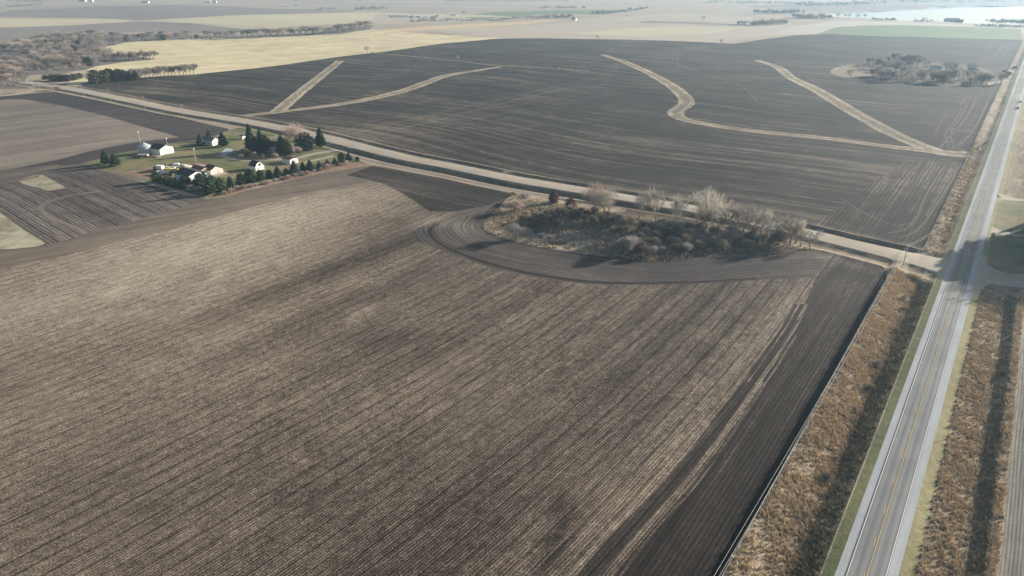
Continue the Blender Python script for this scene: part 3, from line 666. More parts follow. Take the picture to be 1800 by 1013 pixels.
def grow(rs, h, spread, levels, kids, trunk=.28, r0=.03, stems=1, minr=.022, up=.25, wander=.25):
    """h metres tall leafless tree: returns (limb segments, twig segments)"""
    L = []; T = []
    def br(p, d, ln, r, lev):
        steps = 3 if lev < 2 else 2
        for s in range(steps):
            d = d+rs.normal(0, wander*.45, 3); d[2] += up*.25; d /= np.linalg.norm(d)
            q = p+d*ln/steps; r2 = max(minr, r*(.86 if s < steps-1 else .72))
            (L if lev < max(2, levels-2) else T).append((*p, *q, r, r2)); p = q; r = r2
            if lev >= 1 and lev < levels and rs.random() < .6:
                k = rs.normal(0, 1, 3); k -= d*np.dot(k, d); k /= np.linalg.norm(k)
                br(p, d*.55+k*.8+np.array([0, 0, up]), ln*.55, max(minr, r*.55), lev+1)
        if lev < levels:
            for i in range(kids[min(lev, len(kids)-1)]):
                k = rs.normal(0, 1, 3); k -= d*np.dot(k, d); k /= np.linalg.norm(k)
                e = d*.75+k*spread*(1.0 if lev == 0 else .75); e[2] += up
                br(p, e/np.linalg.norm(e), ln*(.72+.2*rs.random()), max(minr, r*.66), lev+1)
    for s in range(stems):
        d = np.array([rs.normal(0, .12 if stems == 1 else .5), rs.normal(0, .12 if stems == 1 else .5), 1.]); d /= np.linalg.norm(d)
        br(np.array([rs.normal(0, .02*h*(stems > 1)), rs.normal(0, .02*h*(stems > 1)), -.2]), d, h*trunk, r0*h/math.sqrt(stems), 0)
    zz = max(max(s[2], s[5]) for s in L+T); k = h/zz
    sc = lambda A: [(*(np.array(s[:6])*k), s[6], s[7]) for s in A]
    return sc(L), sc(T)
def make_bare(name, label, cat, seed, h, spread, levels, kids, twig, bark='bark', group=None, **kw):
    rs = np.random.default_rng(seed); L, T = grow(rs, h, spread, levels, kids, **kw)
    o = empty(name, (0, 0, 0)); tag(o, label, cat, group); o['h'] = float(h)
    v, f = tubes(L, 4); obj('trunk', v, f, V[bark], o)
    v, f = tubes(T, 3); obj('crown', v, f, V[twig], o)
    return o
def clumps(rs, n, prof, h, size, drop=.3):
    """crown of n small leaf sprays filling the solid of revolution prof(z/h)->radius; shell weighted"""
    z = rs.random(n*3); rad = prof(z); keep = rs.random(n*3) < rad/rad.max(); z = z[keep][:n]; rad = rad[keep][:n]; m = len(z)
    a = rs.random(m)*2*math.pi; lob = 1+.22*np.sin(a*5+z*23)+.2*np.sin(a*3-z*37+1)
    r = rad*lob*np.sqrt(rs.random(m))**.55*(.82+.25*rs.random(m))
    c = np.stack([r*np.cos(a), r*np.sin(a), z*h], 1)
    out = np.stack([np.cos(a), np.sin(a), -drop+.5*rs.normal(0, 1, m)], 1)+rs.normal(0, .45, (m, 3)); out /= np.linalg.norm(out, axis=1)[:, None]
    s = np.cross(out, rs.normal(0, 1, (m, 3))); s /= np.linalg.norm(s, axis=1)[:, None]
    L = size*(.6+.8*rs.random(m))[:, None]; W = L*.42
    v = np.stack([c-out*L*.5, c+s*W, c+out*L*.6, c-s*W], 1).reshape(-1, 3)
    return v, (np.arange(m)[:, None]*4+np.array([[0, 1, 2, 3]]))
def make_leafy(name, label, cat, seed, h, prof, n, size, mat, group=None, base=.06, drop=.3):
    rs = np.random.default_rng(seed); o = empty(name, (0, 0, 0)); tag(o, label, cat, group); o['h'] = float(h)
    v, f = clumps(rs, n, prof, h*(1-base), size, drop); v[:, 2] += base*h
    v2, f2 = clumps(rs, n//3, lambda z: prof(z)*.55, h*(1-base), size*1.5, drop); v2[:, 2] += base*h
    obj('crown', np.vstack([v, v2]), np.vstack([f, f2+len(v)]), V[mat], o)
    S = [(0, 0, -.3, 0, 0, h*.5, h*.022, h*.014), (0, 0, h*.5, 0, 0, h*.93, h*.014, .02)]
    for k in range(14):
        z = h*(.15+.05*k); a = k*2.4; rr = float(prof(np.array([z/h]))[0])*.7; S.append((0, 0, z, rr*math.cos(a), rr*math.sin(a), z-.04*h, .05, .02))
    v, f = tubes(S, 5); obj('trunk', v, f, V['bark'], o)
    return o
PARK = []
used = set()
def place(proto, px=None, py=None, h=None, rz=None, label=None, group=None, xy=None, cat=None, wide=1.0):
    if proto.name in used: o = copy_tree(proto)
    else: used.add(proto.name); o = proto
    if xy is None: x, y, z = on(px, py)
    else: x, y = xy; z = Hh(x, y)
    s = (h/proto['h']) if h else 1.0
    o.location = (x, y, z-.05); o.rotation_euler = (0, 0, random.uniform(0, 6.28) if rz is None else rz); o.scale = (s*wide, s*wide, s)
    if label: o['label'] = label
    if group: o['group'] = group
    elif 'group' in o.keys(): del o['group']
    if cat: o['category'] = cat
    return o
cone = lambda w: (lambda z: w*np.clip(1.03-z, .02, 1)**.8*np.clip(z*9, .35, 1))
egg = lambda w: (lambda z: w*np.sqrt(np.clip(1-(2*z-.85)**2/1.34, .01, 1)))
# --- protos
cott = make_bare('cottonwood_tree', 'x', 'bare tree', 3, 21, .75, 6, [5,3,3,3,2], 'twig_pale', 'bark', trunk=.24, r0=.022, minr=.03, up=.38)
pale2 = make_bare('bare_tree', 'x', 'bare tree', 5, 17, .5, 6, [3,3,3,2,2], 'twig_pale', 'pale_bark', trunk=.26, r0=.02, minr=.024, up=.42)
grey1 = make_bare('bare_tree', 'x', 'bare tree', 8, 13, .7, 5, [4,3,3,3], 'twig_grey', 'bark', trunk=.28, minr=.024, up=.25)
grey2 = make_bare('bare_tree', 'x', 'bare tree', 9, 11, .85, 5, [4,3,3,3], 'twig_tan', 'bark', trunk=.25, minr=.024, up=.2)
pink1 = make_bare('bare_tree', 'x', 'bare tree', 12, 15, .95, 6, [5,3,3,3,2], 'twig_pink', 'bark', trunk=.22, minr=.028, up=.18)
wood = [make_bare('woodland_tree', 'x', 'bare tree', 20+i, 13, .85, 4, [5,4,4,3], ['twig_wood','twig_tan','twig_wood','twig_dark'][i], 'bark', trunk=.13, minr=.06, up=.32) for i in range(4)]
bush1 = make_bare('bare_bush', 'x', 'bush', 31, 4, .8, 4, [3,3,3,2], 'twig_tan', 'bark', stems=7, trunk=.3, r0=.02, minr=.02, up=.2)
bush2 = make_bare('bare_bush', 'x', 'bush', 32, 4, .7, 4, [3,3,3,2], 'twig_dark', 'bark', stems=8, trunk=.3, r0=.02, minr=.024, up=.2)
bush3 = make_bare('bare_bush', 'x', 'bush', 33, 5, .6, 4, [3,3,3,2], 'twig_grey', 'pale_bark', stems=8, trunk=.32, r0=.018, minr=.02, up=.3)
bushp = make_bare('bare_bush', 'x', 'bush', 34, 4, .8, 4, [3,3,3,2], 'twig_pink', 'bark', stems=8, trunk=.3, r0=.02, minr=.022, up=.2)
spr_tall = make_leafy('spruce_tree', 'x', 'conifer', 41, 18, cone(4.2), 5200, .75, 'needle')
spr_mid = make_leafy('spruce_tree', 'x', 'conifer', 42, 9, cone(3.1), 2600, .55, 'needle')
spr_blue = make_leafy('spruce_tree', 'x', 'conifer', 43, 9, cone(3.2), 2600, .55, 'needle_blue')
row1 = make_leafy('windbreak_conifer', 'x', 'conifer', 44, 6, egg(2.1), 1500, .42, 'needle', base=.02)
row2 = make_leafy('windbreak_conifer', 'x', 'conifer', 45, 6, cone(2.5), 1500, .42, 'needle_blue', base=.02)
rnd = make_leafy('round_evergreen', 'x', 'conifer', 46, 12, egg(5.6), 6500, .7, 'needle_blue', base=.02)
oliv = make_leafy('leafy_tree', 'x', 'tree', 47, 12, egg(4.2), 3000, .6, 'leaf_olive', base=.1)
ced = make_leafy('cedar_tree', 'x', 'conifer', 48, 5, egg(2.0), 1200, .4, 'needle_brown', base=.02)
woodcon = make_leafy('woodland_conifer', 'x', 'conifer', 49, 10, egg(4.4), 900, 1.1, 'leaf_olive', base=.02)

# --- pond grove
place(cott, 1226, 404, 22, label='tallest pale bare cottonwood with a wide fan crown beside the gravel road', rz=.6, wide=1.35)
place(pale2, 1150, 394, 19, label='pale bare tree with a plume crown left of the tallest cottonwood', wide=1.5)
place(pale2, 1182, 407, 19, label='slimmer pale bare tree close on the left of the tallest cottonwood', wide=1.3)
place(cott, 1072, 388, 19, label='dark trunked bare tree leaning over the far bank of the pond', wide=1.2)
place(pink1, 1046, 376, 17, label='pinkish bare tree left of the dark trunked one by the pond', wide=1.0)
place(grey1, 1122, 388, 16, label='thin pinkish bare tree between the pond and the gravel road', wide=.7)
for i, (x, y, h) in enumerate([(1262,407,13),(1283,410,15),(1303,411,16.5),(1325,418,15),(1348,424,16),(1368,424,12),(1388,430,14),(1407,434,14),(1425,438,10),(1240,402,12),(1292,404,14),(1336,414,14),(1398,428,11)]):
    place([grey2, pale2, grey1][i % 3], x, y, h, label='grey bare tree in the line along the road east of the pond', group='bare trees in line between the gravel road and the near field', wide=1.2)
place(ced, 973, 357, 6.5, label='rusty brown round cedar at the road end of the pond grove')
place(ced, 1003, 368, 6, label='broader rusty cedar just right of and below the first one', wide=1.3)
place(bush3, 905, 421, 8, label='wide grey fan shaped bush at the pond tip beside the field', wide=1.3)
place(bush3, 922, 356, 6, label='pale wispy bush at the upper tip of the pond grove', wide=1.2)
place(bushp, 905, 372, 6.5, label='pinkish bush at the left tip of the pond grove', wide=1.3)
for i, (x, y, h) in enumerate([(952,424,4.5),(968,426,4),(986,430,3.2),(1010,435,3.2),(1035,441,3.5),(1058,445,3.8),(1078,446,5),(1094,446,8),(1108,446,9)]):
    place([bush3, bush1][i % 2], x, y, h, label='leafless bush on the near bank of the pond', group='leafless bushes lining the near bank of the pond', wide=1.1)
bz = np.random.default_rng(5)
TH = GP([(1105,400),(1140,395),(1200,402),(1262,412),(1330,425),(1400,436),(1330,438),(1258,442),(1190,454),(1140,456),(1108,448),(1115,425)])
TB = GP([(905,392),(940,378),(1000,372),(1060,378),(1110,392),(1095,404),(1060,398),(1000,396),(930,400)])
def scatter(poly, n, seed):
    r_ = np.random.default_rng(seed); lo, hi = poly.min(0), poly.max(0); out = []
    while len(out) < n:
        p = lo+r_.random(2)*(hi-lo)
        if inside(np.array([p[0]]), np.array([p[1]]), poly)[0]: out.append(p)
    return out
for i, p in enumerate(scatter(TH, 92, 3)):
    place([bush2, bush1, bushp, bush1, bush3][i % 5], xy=p, h=3+bz.random()*4, label='leafless scrub bush in the brown thicket right of the pond', group='scrub bushes of the thicket right of the pond')
for i, p in enumerate(scatter(TB, 60, 4)):
    place([bush2, bush2, bush1][i % 3], xy=p, h=2.2+bz.random()*2.8, label='low dark scrub bush on the far bank of the pond', group='low dark scrub on the far bank of the pond')
# --- farm trees
place(spr_mid, 187, 289, 9.5, label='left one of two dark spruces at the lower left edge of the farmyard')
place(spr_mid, 204, 292, 8.5, label='right wider one of two dark spruces at the left edge of the farmyard', wide=1.25)
place(spr_blue, 353, 257, 8.5, label='bluish spruce left of the grey roofed farmhouse')
place(spr_blue, 369, 248, 8, label='spruce behind the grey roof of the small farmhouse')
place(spr_mid, 393, 258, 10.5, label='dark broad spruce right of the white gable of the small farmhouse', wide=1.1)
place(spr_tall, 443, 266, 19, label='tallest narrow spruce at the left of the farm grove')
place(spr_tall, 460, 263, 15, label='spruce close behind the tallest one in the farm grove')
place(oliv, 452, 268, 11, label='olive leafed tree below the tallest spruce', wide=1.1)
place(oliv, 466, 268, 12, label='olive leafed tree in the middle of the farm grove', wide=1.1)
place(oliv, 505, 273, 11, label='olive tree close behind the low white garage', wide=.8)
place(spr_mid, 496, 268, 12, label='dark spruce behind the low white garage')
place(rnd, 537, 264, 12.5, label='large round dark evergreen beside the lane', wide=1.0)
place(spr_tall, 564, 259, 14, label='spruce with ragged tiers at the right end of the farm grove', wide=1.25)
place(pink1, 521, 262, 19, label='large pinkish bare tree spreading above the farm grove', wide=1.3)
for i, (x, y, h) in enumerate([(428,271,4),(437,275,4.5),(448,277,4),(462,279,3.5),(425,278,3),(475,276,4),(484,279,4)]):
    place([bushp, bush2][i % 2], x, y, h, label='reddish dark bush under the farm grove beside the lane', group='reddish bushes under the farm grove')
for i, (x, y, h) in enumerate([(517,272,6),(525,270,5),(512,268,5)]):
    place([bush3, bushp, bush2][i], x, y, h, label='purplish bare bush behind the low white garage', group='purplish bare bushes behind the low garage')
zx = lambda X, Y: (350+X/5.143, 180+Y/5.143)
for i, (X, Y, h) in enumerate([(1290,540,6),(1355,528,6),(1230,572,5),(1160,583,6),(1090,603,6.5),(1005,615,6.5),(940,618,5.5),(865,650,7),(790,660,5.5),(715,677,6.5),(635,685,5),(560,708,6),(465,728,7),(385,745,6.5),(290,782,7),(205,803,7.5)]):
    place([row1, row2, row2, row1, spr_mid][(i*7//3) % 5], *zx(X, Y), h*(.8+.5*bz.random()), label='small dark conifer in the windbreak row below the farm lawn', group='conifers of the windbreak row', wide=1.1)
place(row1, *zx(1432, 530), 3, label='smallest round conifer at the road end of the windbreak row', wide=1.3)
place(spr_mid, 370, 342, 9.5, label='largest darkest spruce at the corner of the windbreak', wide=1.15)
wx = lambda X, Y: (250+X/9.468, 290+Y/9.468)
for i, (X, Y, h) in enumerate([(240,285,6.5),(330,300,4.5),(430,330,5.5),(520,360,5.5),(615,390,5.5),(690,320,5.5),(780,335,5),(880,355,4.5),(980,360,8),(1050,330,8),(1175,400,8),(560,330,4.5)]):
    place([row1, row2][i % 2], *wx(X, Y), h, label='dark conifer in front of the big white shop', group='conifers in front of the big white shop', wide=1.15)
for i, (X, Y, h) in enumerate([(720,385,3),(790,405,3),(850,430,3.2),(920,440,3.4),(970,455,3),(1040,500,2.6),(690,365,2.6)]):
    place(bush1, *wx(X, Y), h, label='tan bare bush in the hedge at the windbreak corner', group='tan bushes of the hedge at the windbreak corner', wide=1.5)
for i in range(20):
    X = 230+i*58; Y = 835-i*14.2
    place([bush1, bushp, bush3][i % 3], *zx(X, Y-8+bz.random()*10), 2+bz.random()*1.4, label='low bare shrub in front of the windbreak conifers', group='bare shrubs in front of the windbreak', wide=1.5)
for i in range(16):
    t_ = -105+i*15+bz.random()*9; s_ = (-13.5-bz.random()*2.5) if i % 4 else 18+bz.random()*2; p = h0+hd*t_+hn*s_
    place([bush2, bush1][i % 2], xy=p, h=1.1+bz.random()*1.1, label='small dark weedy shrub in the ditch beside the highway', group='weedy shrubs in the highway ditches', wide=1.4)
# --- creek wood at far left
def woodland(poly, n, seed, label, group, h0_, h1_, con=.08, protos=None):
    for i, p in enumerate(scatter(GP(poly), n, seed)):
        if bz.random() < con: place(woodcon, xy=p, h=h0_*.7+bz.random()*3, label='dark conifer among the bare trees of the creek wood', group='dark conifers in the creek wood', wide=1.2)
        else: place((protos or wood)[int(bz.random()*3.3)], xy=p, h=h0_+bz.random()*(h1_-h0_), label=label, group=group, wide=1.5)
woodland([(0,84),(60,75),(110,62),(180,62),(230,72),(200,82),(150,87),(140,91),(180,94),(225,99),(268,105),(225,108),(190,111),(165,117),(140,123),(90,127),(45,132),(40,150),(0,156),(-60,150),(-60,90)], 112, 11, 'grey leafless tree in the creek wood at the far left', 'leafless trees of the creek wood', 11, 16)
woodland([(0,116),(45,116),(60,126),(48,142),(40,152),(0,156),(-30,150),(-30,118)], 26, 15, 'grey leafless tree in the creek wood at the far left', 'leafless trees of the creek wood', 12, 16, 0)
for i in range(16):
    x = 186+i*5.6
    place(wood[i % 4], x, np.interp(x, [186,230,272], [108,106,103.5])+bz.random()*3-1.5, 10+bz.random()*4, label='grey leafless tree in the creek wood at the far left', group='leafless trees of the creek wood', wide=1.25)
woodland([(45,100),(150,96),(165,114),(120,122),(60,128)], 30, 16, 'grey leafless tree in the creek wood at the far left', 'leafless trees of the creek wood', 11, 15, .05)
woodland([(230,68),(300,66),(420,64),(418,67),(300,71),(235,73)], 26, 12, 'leafless tree in the strip above the straw field', 'leafless trees edging the top of the straw field', 10, 14)
for i in range(22):
    x = 425+i*10.4; y = np.interp(x, [425,540,600,655], [66,61,56,48])+bz.random()*2
    place(wood[i % 3], x, y, 12+bz.random()*6, label='leafless tree in the hedge running up to the straw field corner', group='leafless hedge trees at the straw field corner', wide=1.5)
for i in range(9):
    x = 168+i*8.5
    place(woodcon if i % 3 != 1 else wood[3], x, 146-i*.6+bz.random()*2-1, 13-i*.2+bz.random()*2, label='dark green tree at the left end of the row beside the upper field', group='dark green trees at the left end of the field edge row', wide=1.1)
for i in range(18):
    x = 232+i*6.4
    place(wood[i % 3], x, 141.5-i*.65+bz.random()*1.5, 12+bz.random()*3, label='leafless tree in the row between the upper field and the straw field', group='leafless trees along the upper field edge', wide=1.1)
for i, (x, y, h) in enumerate([(92,142,7),(105,143,8),(118,143,7.5),(130,141,7),(140,138,6),(80,140,5)]):
    place(woodcon, x, y, h, label='dark low evergreen in the clearing of the creek wood', group='dark low evergreens in the wood clearing', wide=1.5)
place(bushp, 101, 160, 6, label='dark reddish bush at the far end of the gravel road', wide=1.3)
place(grey1, 66, 162, 11, label='spreading bare tree beside the track at the far left', wide=1.3)
# --- upper field
place(grey2, 646, 92, 10, label='bare tree at the left end of the weedy fence line in the upper field', wide=1.2)
place(pink1, 805, 108, 9, label='lone pinkish tree halfway along the weedy fence line', wide=.8)
place(grey2, 1050, 69, 7, label='lone small tree on the far edge of the upper field, left')
place(grey2, 1268, 77, 8.5, label='lone small tree in the notch of the far upper field edge')
for i in range(12):
    x = [655,675,700,740,820,900,960,975,982,990,1000,1012][i]; place(bush1, x, np.interp(x, [640,800,870,950,1036], [93,107.5,115.5,119.5,125.5]), 1.6+bz.random()*2, label='small weedy shrub on the fence line in the upper field', group='shrubs on the upper field fence line', wide=1.3)
# --- grove in the upper field
for i, p in enumerate(scatter(GP([(1492,117),(1520,112),(1560,108),(1612,112),(1640,116),(1620,124),(1560,122),(1500,119)]), 26, 21)):
    place([wood[0], wood[1], grey1][i % 3], xy=p, h=9+bz.random()*4, label='bare tree on the far side of the grove in the upper field', group='bare trees on the far side of the upper field grove', wide=1.15)
for i, p in enumerate(scatter(GP([(1520,133),(1560,132),(1640,137),(1755,143),(1760,149),(1690,151),(1600,148),(1540,140)]), 62, 22)):
    place([wood[0], pale2, grey2, wood[1]][i % 4], xy=p, h=9+bz.random()*3.5, label='bare tree on the near side of the grove in the upper field', group='bare trees on the near side of the upper field grove', wide=1.1)
for x, y in ((1662,126),(1674,127),(1703,129),(1706,131)):
    place(grey1, x, y, 14, label='taller bare tree beside the blue roofs of the grove', group='taller bare trees beside the blue roofs', wide=1.2)
place(grey2, 1494, 136, 10, label='single dark bare tree in the pale grass at the grove tip')
for i, p in enumerate(scatter(GP([(1764,128),(1782,112),(1786,116),(1772,142)]), 8, 23)):
    place(bush2, xy=p, h=3+bz.random()*2, label='dark bush between the grove drive and the highway', group='dark bushes between the grove and the highway')
# --- trees past the right edge whose shadows fall across the highway
OFF = [(1852,392,13),(1846,408,20),(1862,412,22),(1880,416,23),(1842,420,18),(1898,424,22),(1870,428,23),(1850,436,19),(1890,438,22),(1912,430,22),(1930,440,22),(1866,448,16),(1908,452,20),(1900,470,19),(1925,478,20),(1845,384,11),(1862,462,20),(1880,482,20),(1850,474,16)]
for i, (x, y, h) in enumerate(OFF):
    place([spr_tall, cott, rnd, spr_tall][i % 4] if y < 450 else [cott, grey1][i % 2], x, y, h*1.12, label='tree in the yard beyond the highway crossing', group='yard trees beyond the crossing', wide=1.0 if y < 450 else 1.3)
def undergrowth(poly, n, seed, h, mat, label, w=.09):
    r_ = np.random.default_rng(seed); P = np.array(scatter(GP(poly), n, seed)); zs = height(P[:,0], P[:,1]); segs = []
    for (x, y), z in zip(P, zs):
        hh = h*(.5+.7*r_.random()); d = r_.normal(0, 1, (18, 3)); d[:, 2] = np.abs(d[:, 2])*1.1+.25; d /= np.linalg.norm(d, axis=1)[:, None]
        for q in d:
            e = np.array([x, y, z+.1]); segs.append((*e, *(e+q*hh*(.6+.5*r_.random())), w, w*.5))
    vv, ff = tubes(segs, 3); o = obj('undergrowth', vv, ff, V[mat]); o['kind'] = 'stuff'; o['label'] = label
WOODP = [(0,84),(60,75),(110,62),(180,62),(230,72),(200,82),(150,87),(140,91),(180,94),(225,99),(268,105),(225,108),(190,111),(165,117),(140,123),(90,127),(45,132),(40,150),(0,156),(-60,150),(-60,90)]
undergrowth(WOODP, 520, 41, 8, 'twig_wood', 'tangled bare undergrowth filling the creek wood', .14)
undergrowth([(230,68),(420,64),(540,59),(655,45),(655,49),(600,58),(540,62),(420,67),(235,74)], 130, 42, 7, 'twig_wood', 'bare undergrowth along the top edge of the straw field', .14)
undergrowth([(1492,117),(1520,112),(1612,112),(1700,120),(1760,140),(1758,150),(1690,151),(1600,148),(1530,137),(1520,128)], 230, 43, 5.5, 'twig_grey', 'low bare brush filling the upper field grove', .11)
undergrowth([(905,392),(940,378),(1000,372),(1060,378),(1110,385),(1240,398),(1330,415),(1420,436),(1330,439),(1258,443),(1190,455),(1140,457),(1108,449),(1112,420),(1090,402),(1000,396),(930,400)], 260, 44, 2.6, 'twig_tan', 'matted brown brush under the pond grove', .035)
# --- far woods: masses nobody could count
def far_wood(px0, px1, py, depth, h, n, seed, mat='twig_grey', py1=None):
    r_ = np.random.default_rng(seed); segs = []
    a = G(px0, py); b = G(px1, py1 if py1 is not None else py)
    for i in range(n):
        t = r_.random(); c = a+(b-a)*t+np.array([0, 1])*r_.random()*depth; hh = h*(.6+.5*r_.random())*(.75+.25*math.sin(t*23+seed)); z = float(roll(c[0], c[1]))
        for k in range(26):
            d = r_.normal(0, 1, 3); d[2] = abs(d[2])*1.1+.15; d /= np.linalg.norm(d); e = np.array([c[0], c[1], z+hh*.35])
            segs.append((*e, *(e+d*hh*.62), .22, .12))
        segs.append((c[0], c[1], z-1, c[0], c[1], z+hh*.5, .3, .2))
    v, f = tubes(segs, 3); o = obj('wood', v, f, V[mat]); o['kind'] = 'stuff'; o['label'] = 'distant bare wood fading into the haze'
    return o
FW = [(0,70,14,60,12,60,1,'twig_grey',9),(622,680,17.5,40,14,60,2,'twig_grey',17),(560,590,17,30,12,24,3,'twig_grey',17),(948,1030,15,40,10,70,4,'twig_grey',16),
 (720,900,39,50,10,130,5,'twig_grey',37),(900,960,35,60,11,60,6,'twig_grey',33),(960,1010,33,60,11,60,7,'twig_dark',31),(1045,1080,26,60,11,50,8,'twig_dark',25),(1080,1140,24,60,10,50,9,'twig_dark',16),
 (1300,1312,44,30,13,14,10,'twig_grey',44),(1322,1390,46,60,13,90,11,'twig_dark',43),(1338,1420,25,100,14,110,12,'twig_dark',25),(1410,1468,34,80,14,100,13,'twig_dark',34),
 (1420,1560,12,220,11,170,14,'twig_dark',8),(1560,1800,6,300,11,220,15,'twig_dark',4),(0,70,4,100,12,60,16,'twig_dark',3),(1240,1440,6,90,11,140,17,'twig_grey',8),(500,560,3,60,12,30,18,'twig_grey',2),
 (780,1000,3,90,10,120,19,'twig_dark',2),(1536,1578,35.5,12,7,40,20,'twig_dark',36.5),(1745,1753,38,20,8,8,21,'twig_dark',38),(1757,1900,42,60,14,160,22,'twig_dark',46),(1720,1900,47,30,6,120,23,'twig_dark',51),
 (1610,1645,38,15,5,30,24,'twig_grey',38.5),(560,700,2.5,60,10,60,25,'twig_grey',1.5)]
for a in FW: far_wood(a[0], a[1], a[2], a[3], a[4], a[5], a[6], a[7], a[8])
for i, (x, y) in enumerate([(1473,31),(1484,31),(1492,31.5),(1507,32),(1521,32),(1623,38),(1235,37)]):
    place(grey2 if i != 6 else grey1, x, y, 12 if i < 6 else 14, label='small bare tree standing at the lake shore' if i < 6 else 'lone tree in the pale fields far behind the upper field', group='lone bare trees at the lake shore' if i < 6 else None, wide=1.1)
for i, (x, y, h) in enumerate([(815,20,10),(768,27,10),(724,31,14)]):
    place(wood[0], x, y+6, h, label=['leafless tree right of the far white sheds','leafless tree right of the long far shed','leafless tree beside the row of far white bins'][i], wide=1.2)

# ------------------------------------------------------------------ buildings
def ribbed(name, c, rough=.5, metal=0.0, k=.35):
    t = NT(name); P = t.n('ShaderNodeTexCoord').outputs['Object']; sp = t.n('ShaderNodeSeparateXYZ'); t.link(P, sp.inputs[0])
    w = t.math('SINE', t.math('MULTIPLY', t.math('ADD', sp.outputs[0], sp.outputs[1]), 2*math.pi/.45)); n = t.noise(P, .8, det=4, rough=.7)
    t.bump(w, .3, .03)
    return t.out(t.mix(n, tuple(x*(1-k) for x in c), tuple(min(.9, x*(1+k*.5)) for x in c)), rough, metal)
B = {'white': ribbed('white_siding', (.74,.74,.72), .6, 0, .12), 'cream': ribbed('cream_siding', (.58,.53,.45), .6, 0, .15),
 'dark_roof': ribbed('dark_grey_roof', (.055,.052,.056), .7), 'grey_roof': ribbed('grey_shingle_roof', (.17,.165,.175), .85), 'red_roof': ribbed('rusty_brown_roof', (.17,.085,.07), .75),
 'brown_roof': ribbed('brown_shingle_roof', (.10,.062,.05), .85), 'blue_roof': ribbed('blue_metal_roof', (.10,.145,.20), .5), 'grey_wall': ribbed('grey_siding', (.38,.38,.38), .7),
 'galv': ribbed('galvanised_steel', (.50,.54,.56), .45, .35, .12), 'glass': plain('dark_window_glass', (.03,.04,.05), .15, .1, spec=.6), 'door': plain('grey_painted_door', (.42,.42,.43), .6),
 'trim': plain('white_trim', (.75,.75,.73), .6), 'wood': plain('weathered_wood', (.25,.21,.17), .8, .3), 'pole': plain('grey_pole_wood', (.36,.33,.29), .85, .2),
 'wire': plain('bright_wire', (.62,.62,.60), .5), 'rubber': plain('black_rubber', (.02,.02,.02), .8), 'red': plain('faded_red_paint', (.38,.06,.05), .5), 'yellow': plain('yellow_machine_paint', (.70,.55,.16), .5),
 'green': plain('green_machine_paint', (.05,.16,.06), .5), 'steel': plain('rusty_steel', (.20,.15,.12), .7, .3), 'car_white': plain('white_car_paint', (.75,.76,.77), .3, .03, spec=.5),
 'car_dark': plain('dark_car_paint', (.02,.022,.026), .3, .05, spec=.5), 'straw': plain('straw_cover', (.55,.52,.42), .9, .2), 'grey': plain('grey_machine_paint', (.34,.34,.33), .6, .25)}
def gable(name, label, cat, px, py, w, l, h, az, wall='white', roof='dark_roof', pitch=.38, doors=(), wins=(), group=None, gambrel=False, lean=None, xy=None):
    """px,py = middle of the front gable's foot; the ridge runs back along azimuth az; doors/wins = (wall F/L/R, offset, width, z0, height)"""
    x, y, z = on(px, py) if xy is None else (*xy, Hh(*xy))
    o = empty(name, (x, y, z), -R(az)); tag(o, label, cat, group)
    H = h+w/2*pitch
    if gambrel: prof = [(-w/2,-.6),(w/2,-.6),(w/2,h),(w*.33,h+w*.26),(0,h+w*.40),(-w*.33,h+w*.26),(-w/2,h)]; H = h+w*.4
    else: prof = [(-w/2,-.6),(w/2,-.6),(w/2,h),(0,H),(-w/2,h)]
    MB().prism(prof, 0, l).build('wall', B[wall], o)
    e = .35; rb = MB()
    pr = prof[2:]
    for (x0, z0), (x1, z1) in zip(pr[:-1], pr[1:]):
        d = Vector((x1-x0, z1-z0)).normalized(); n = Vector((-d.y, d.x)); n = -n if n.y < 0 else n
        a = Vector((x0, z0))+n*.03; b = Vector((x1, z1))+n*.03
        if abs(x0) > w*.45: a -= d*e
        if abs(x1) > w*.45: b += d*e
        if x0 == 0: a += Vector((.0, .0))
        q = [a, b, b+n*.12, a+n*.12]; q = [(v.x, v.y) for v in (q if (q[1]-q[0]).x < 0 else q)]
        rb.prism(q, -e, l+e)
    rf = rb.build('roof', B[roof], o)
    for kind, lst in (('door', doors), ('window', wins)):
        for (sd, off, ww, z0, hh) in lst:
            t = .05; m = MB(); fr = MB()
            if sd == 'F': m.box(off-ww/2, off+ww/2, -t, .01, z0, z0+hh)
            elif sd == 'L': m.box(-w/2-t, -w/2+.01, off-ww/2, off+ww/2, z0, z0+hh)
            else: m.box(w/2-.01, w/2+t, off-ww/2, off+ww/2, z0, z0+hh)
            p = m.build(kind, B['door' if kind == 'door' else 'glass'], o)
            f = .12
            for (u0, u1, v0, v1) in ((off-ww/2-f, off+ww/2+f, z0+hh, z0+hh+f), (off-ww/2-f, off-ww/2, z0, z0+hh), (off+ww/2, off+ww/2+f, z0, z0+hh), (off-ww/2-f, off+ww/2+f, z0-f, z0)):
                if sd == 'F': fr.box(u0, u1, -t-.03, .0, v0, v1)
                elif sd == 'L': fr.box(-w/2-t-.03, -w/2, u0, u1, v0, v1)
                else: fr.box(w/2, w/2+t+.03, u0, u1, v0, v1)
            fr.build('frame', B['trim'], p)
    return o
AZ = -54.15
gable('machine_shed', 'white machine shed with a dark roof right of the silver grain bin', 'shed', 294.5, 271, 10.5, 11, 4.2, AZ-8, doors=[('F',-.3,4.5,0,3.6)], wins=[('R',4,1.2,1.4,1)])
gable('farm_shop', 'big white farm shop with a wide dark roof behind the windbreak', 'barn', 349, 319, 12, 15, 4.0, AZ, pitch=.36, doors=[('F',1.5,4.2,0,3.4),('F',-4,1,0,2.1)], wins=[('L',4,1.2,1.6,1),('L',9,1.2,1.6,1)])
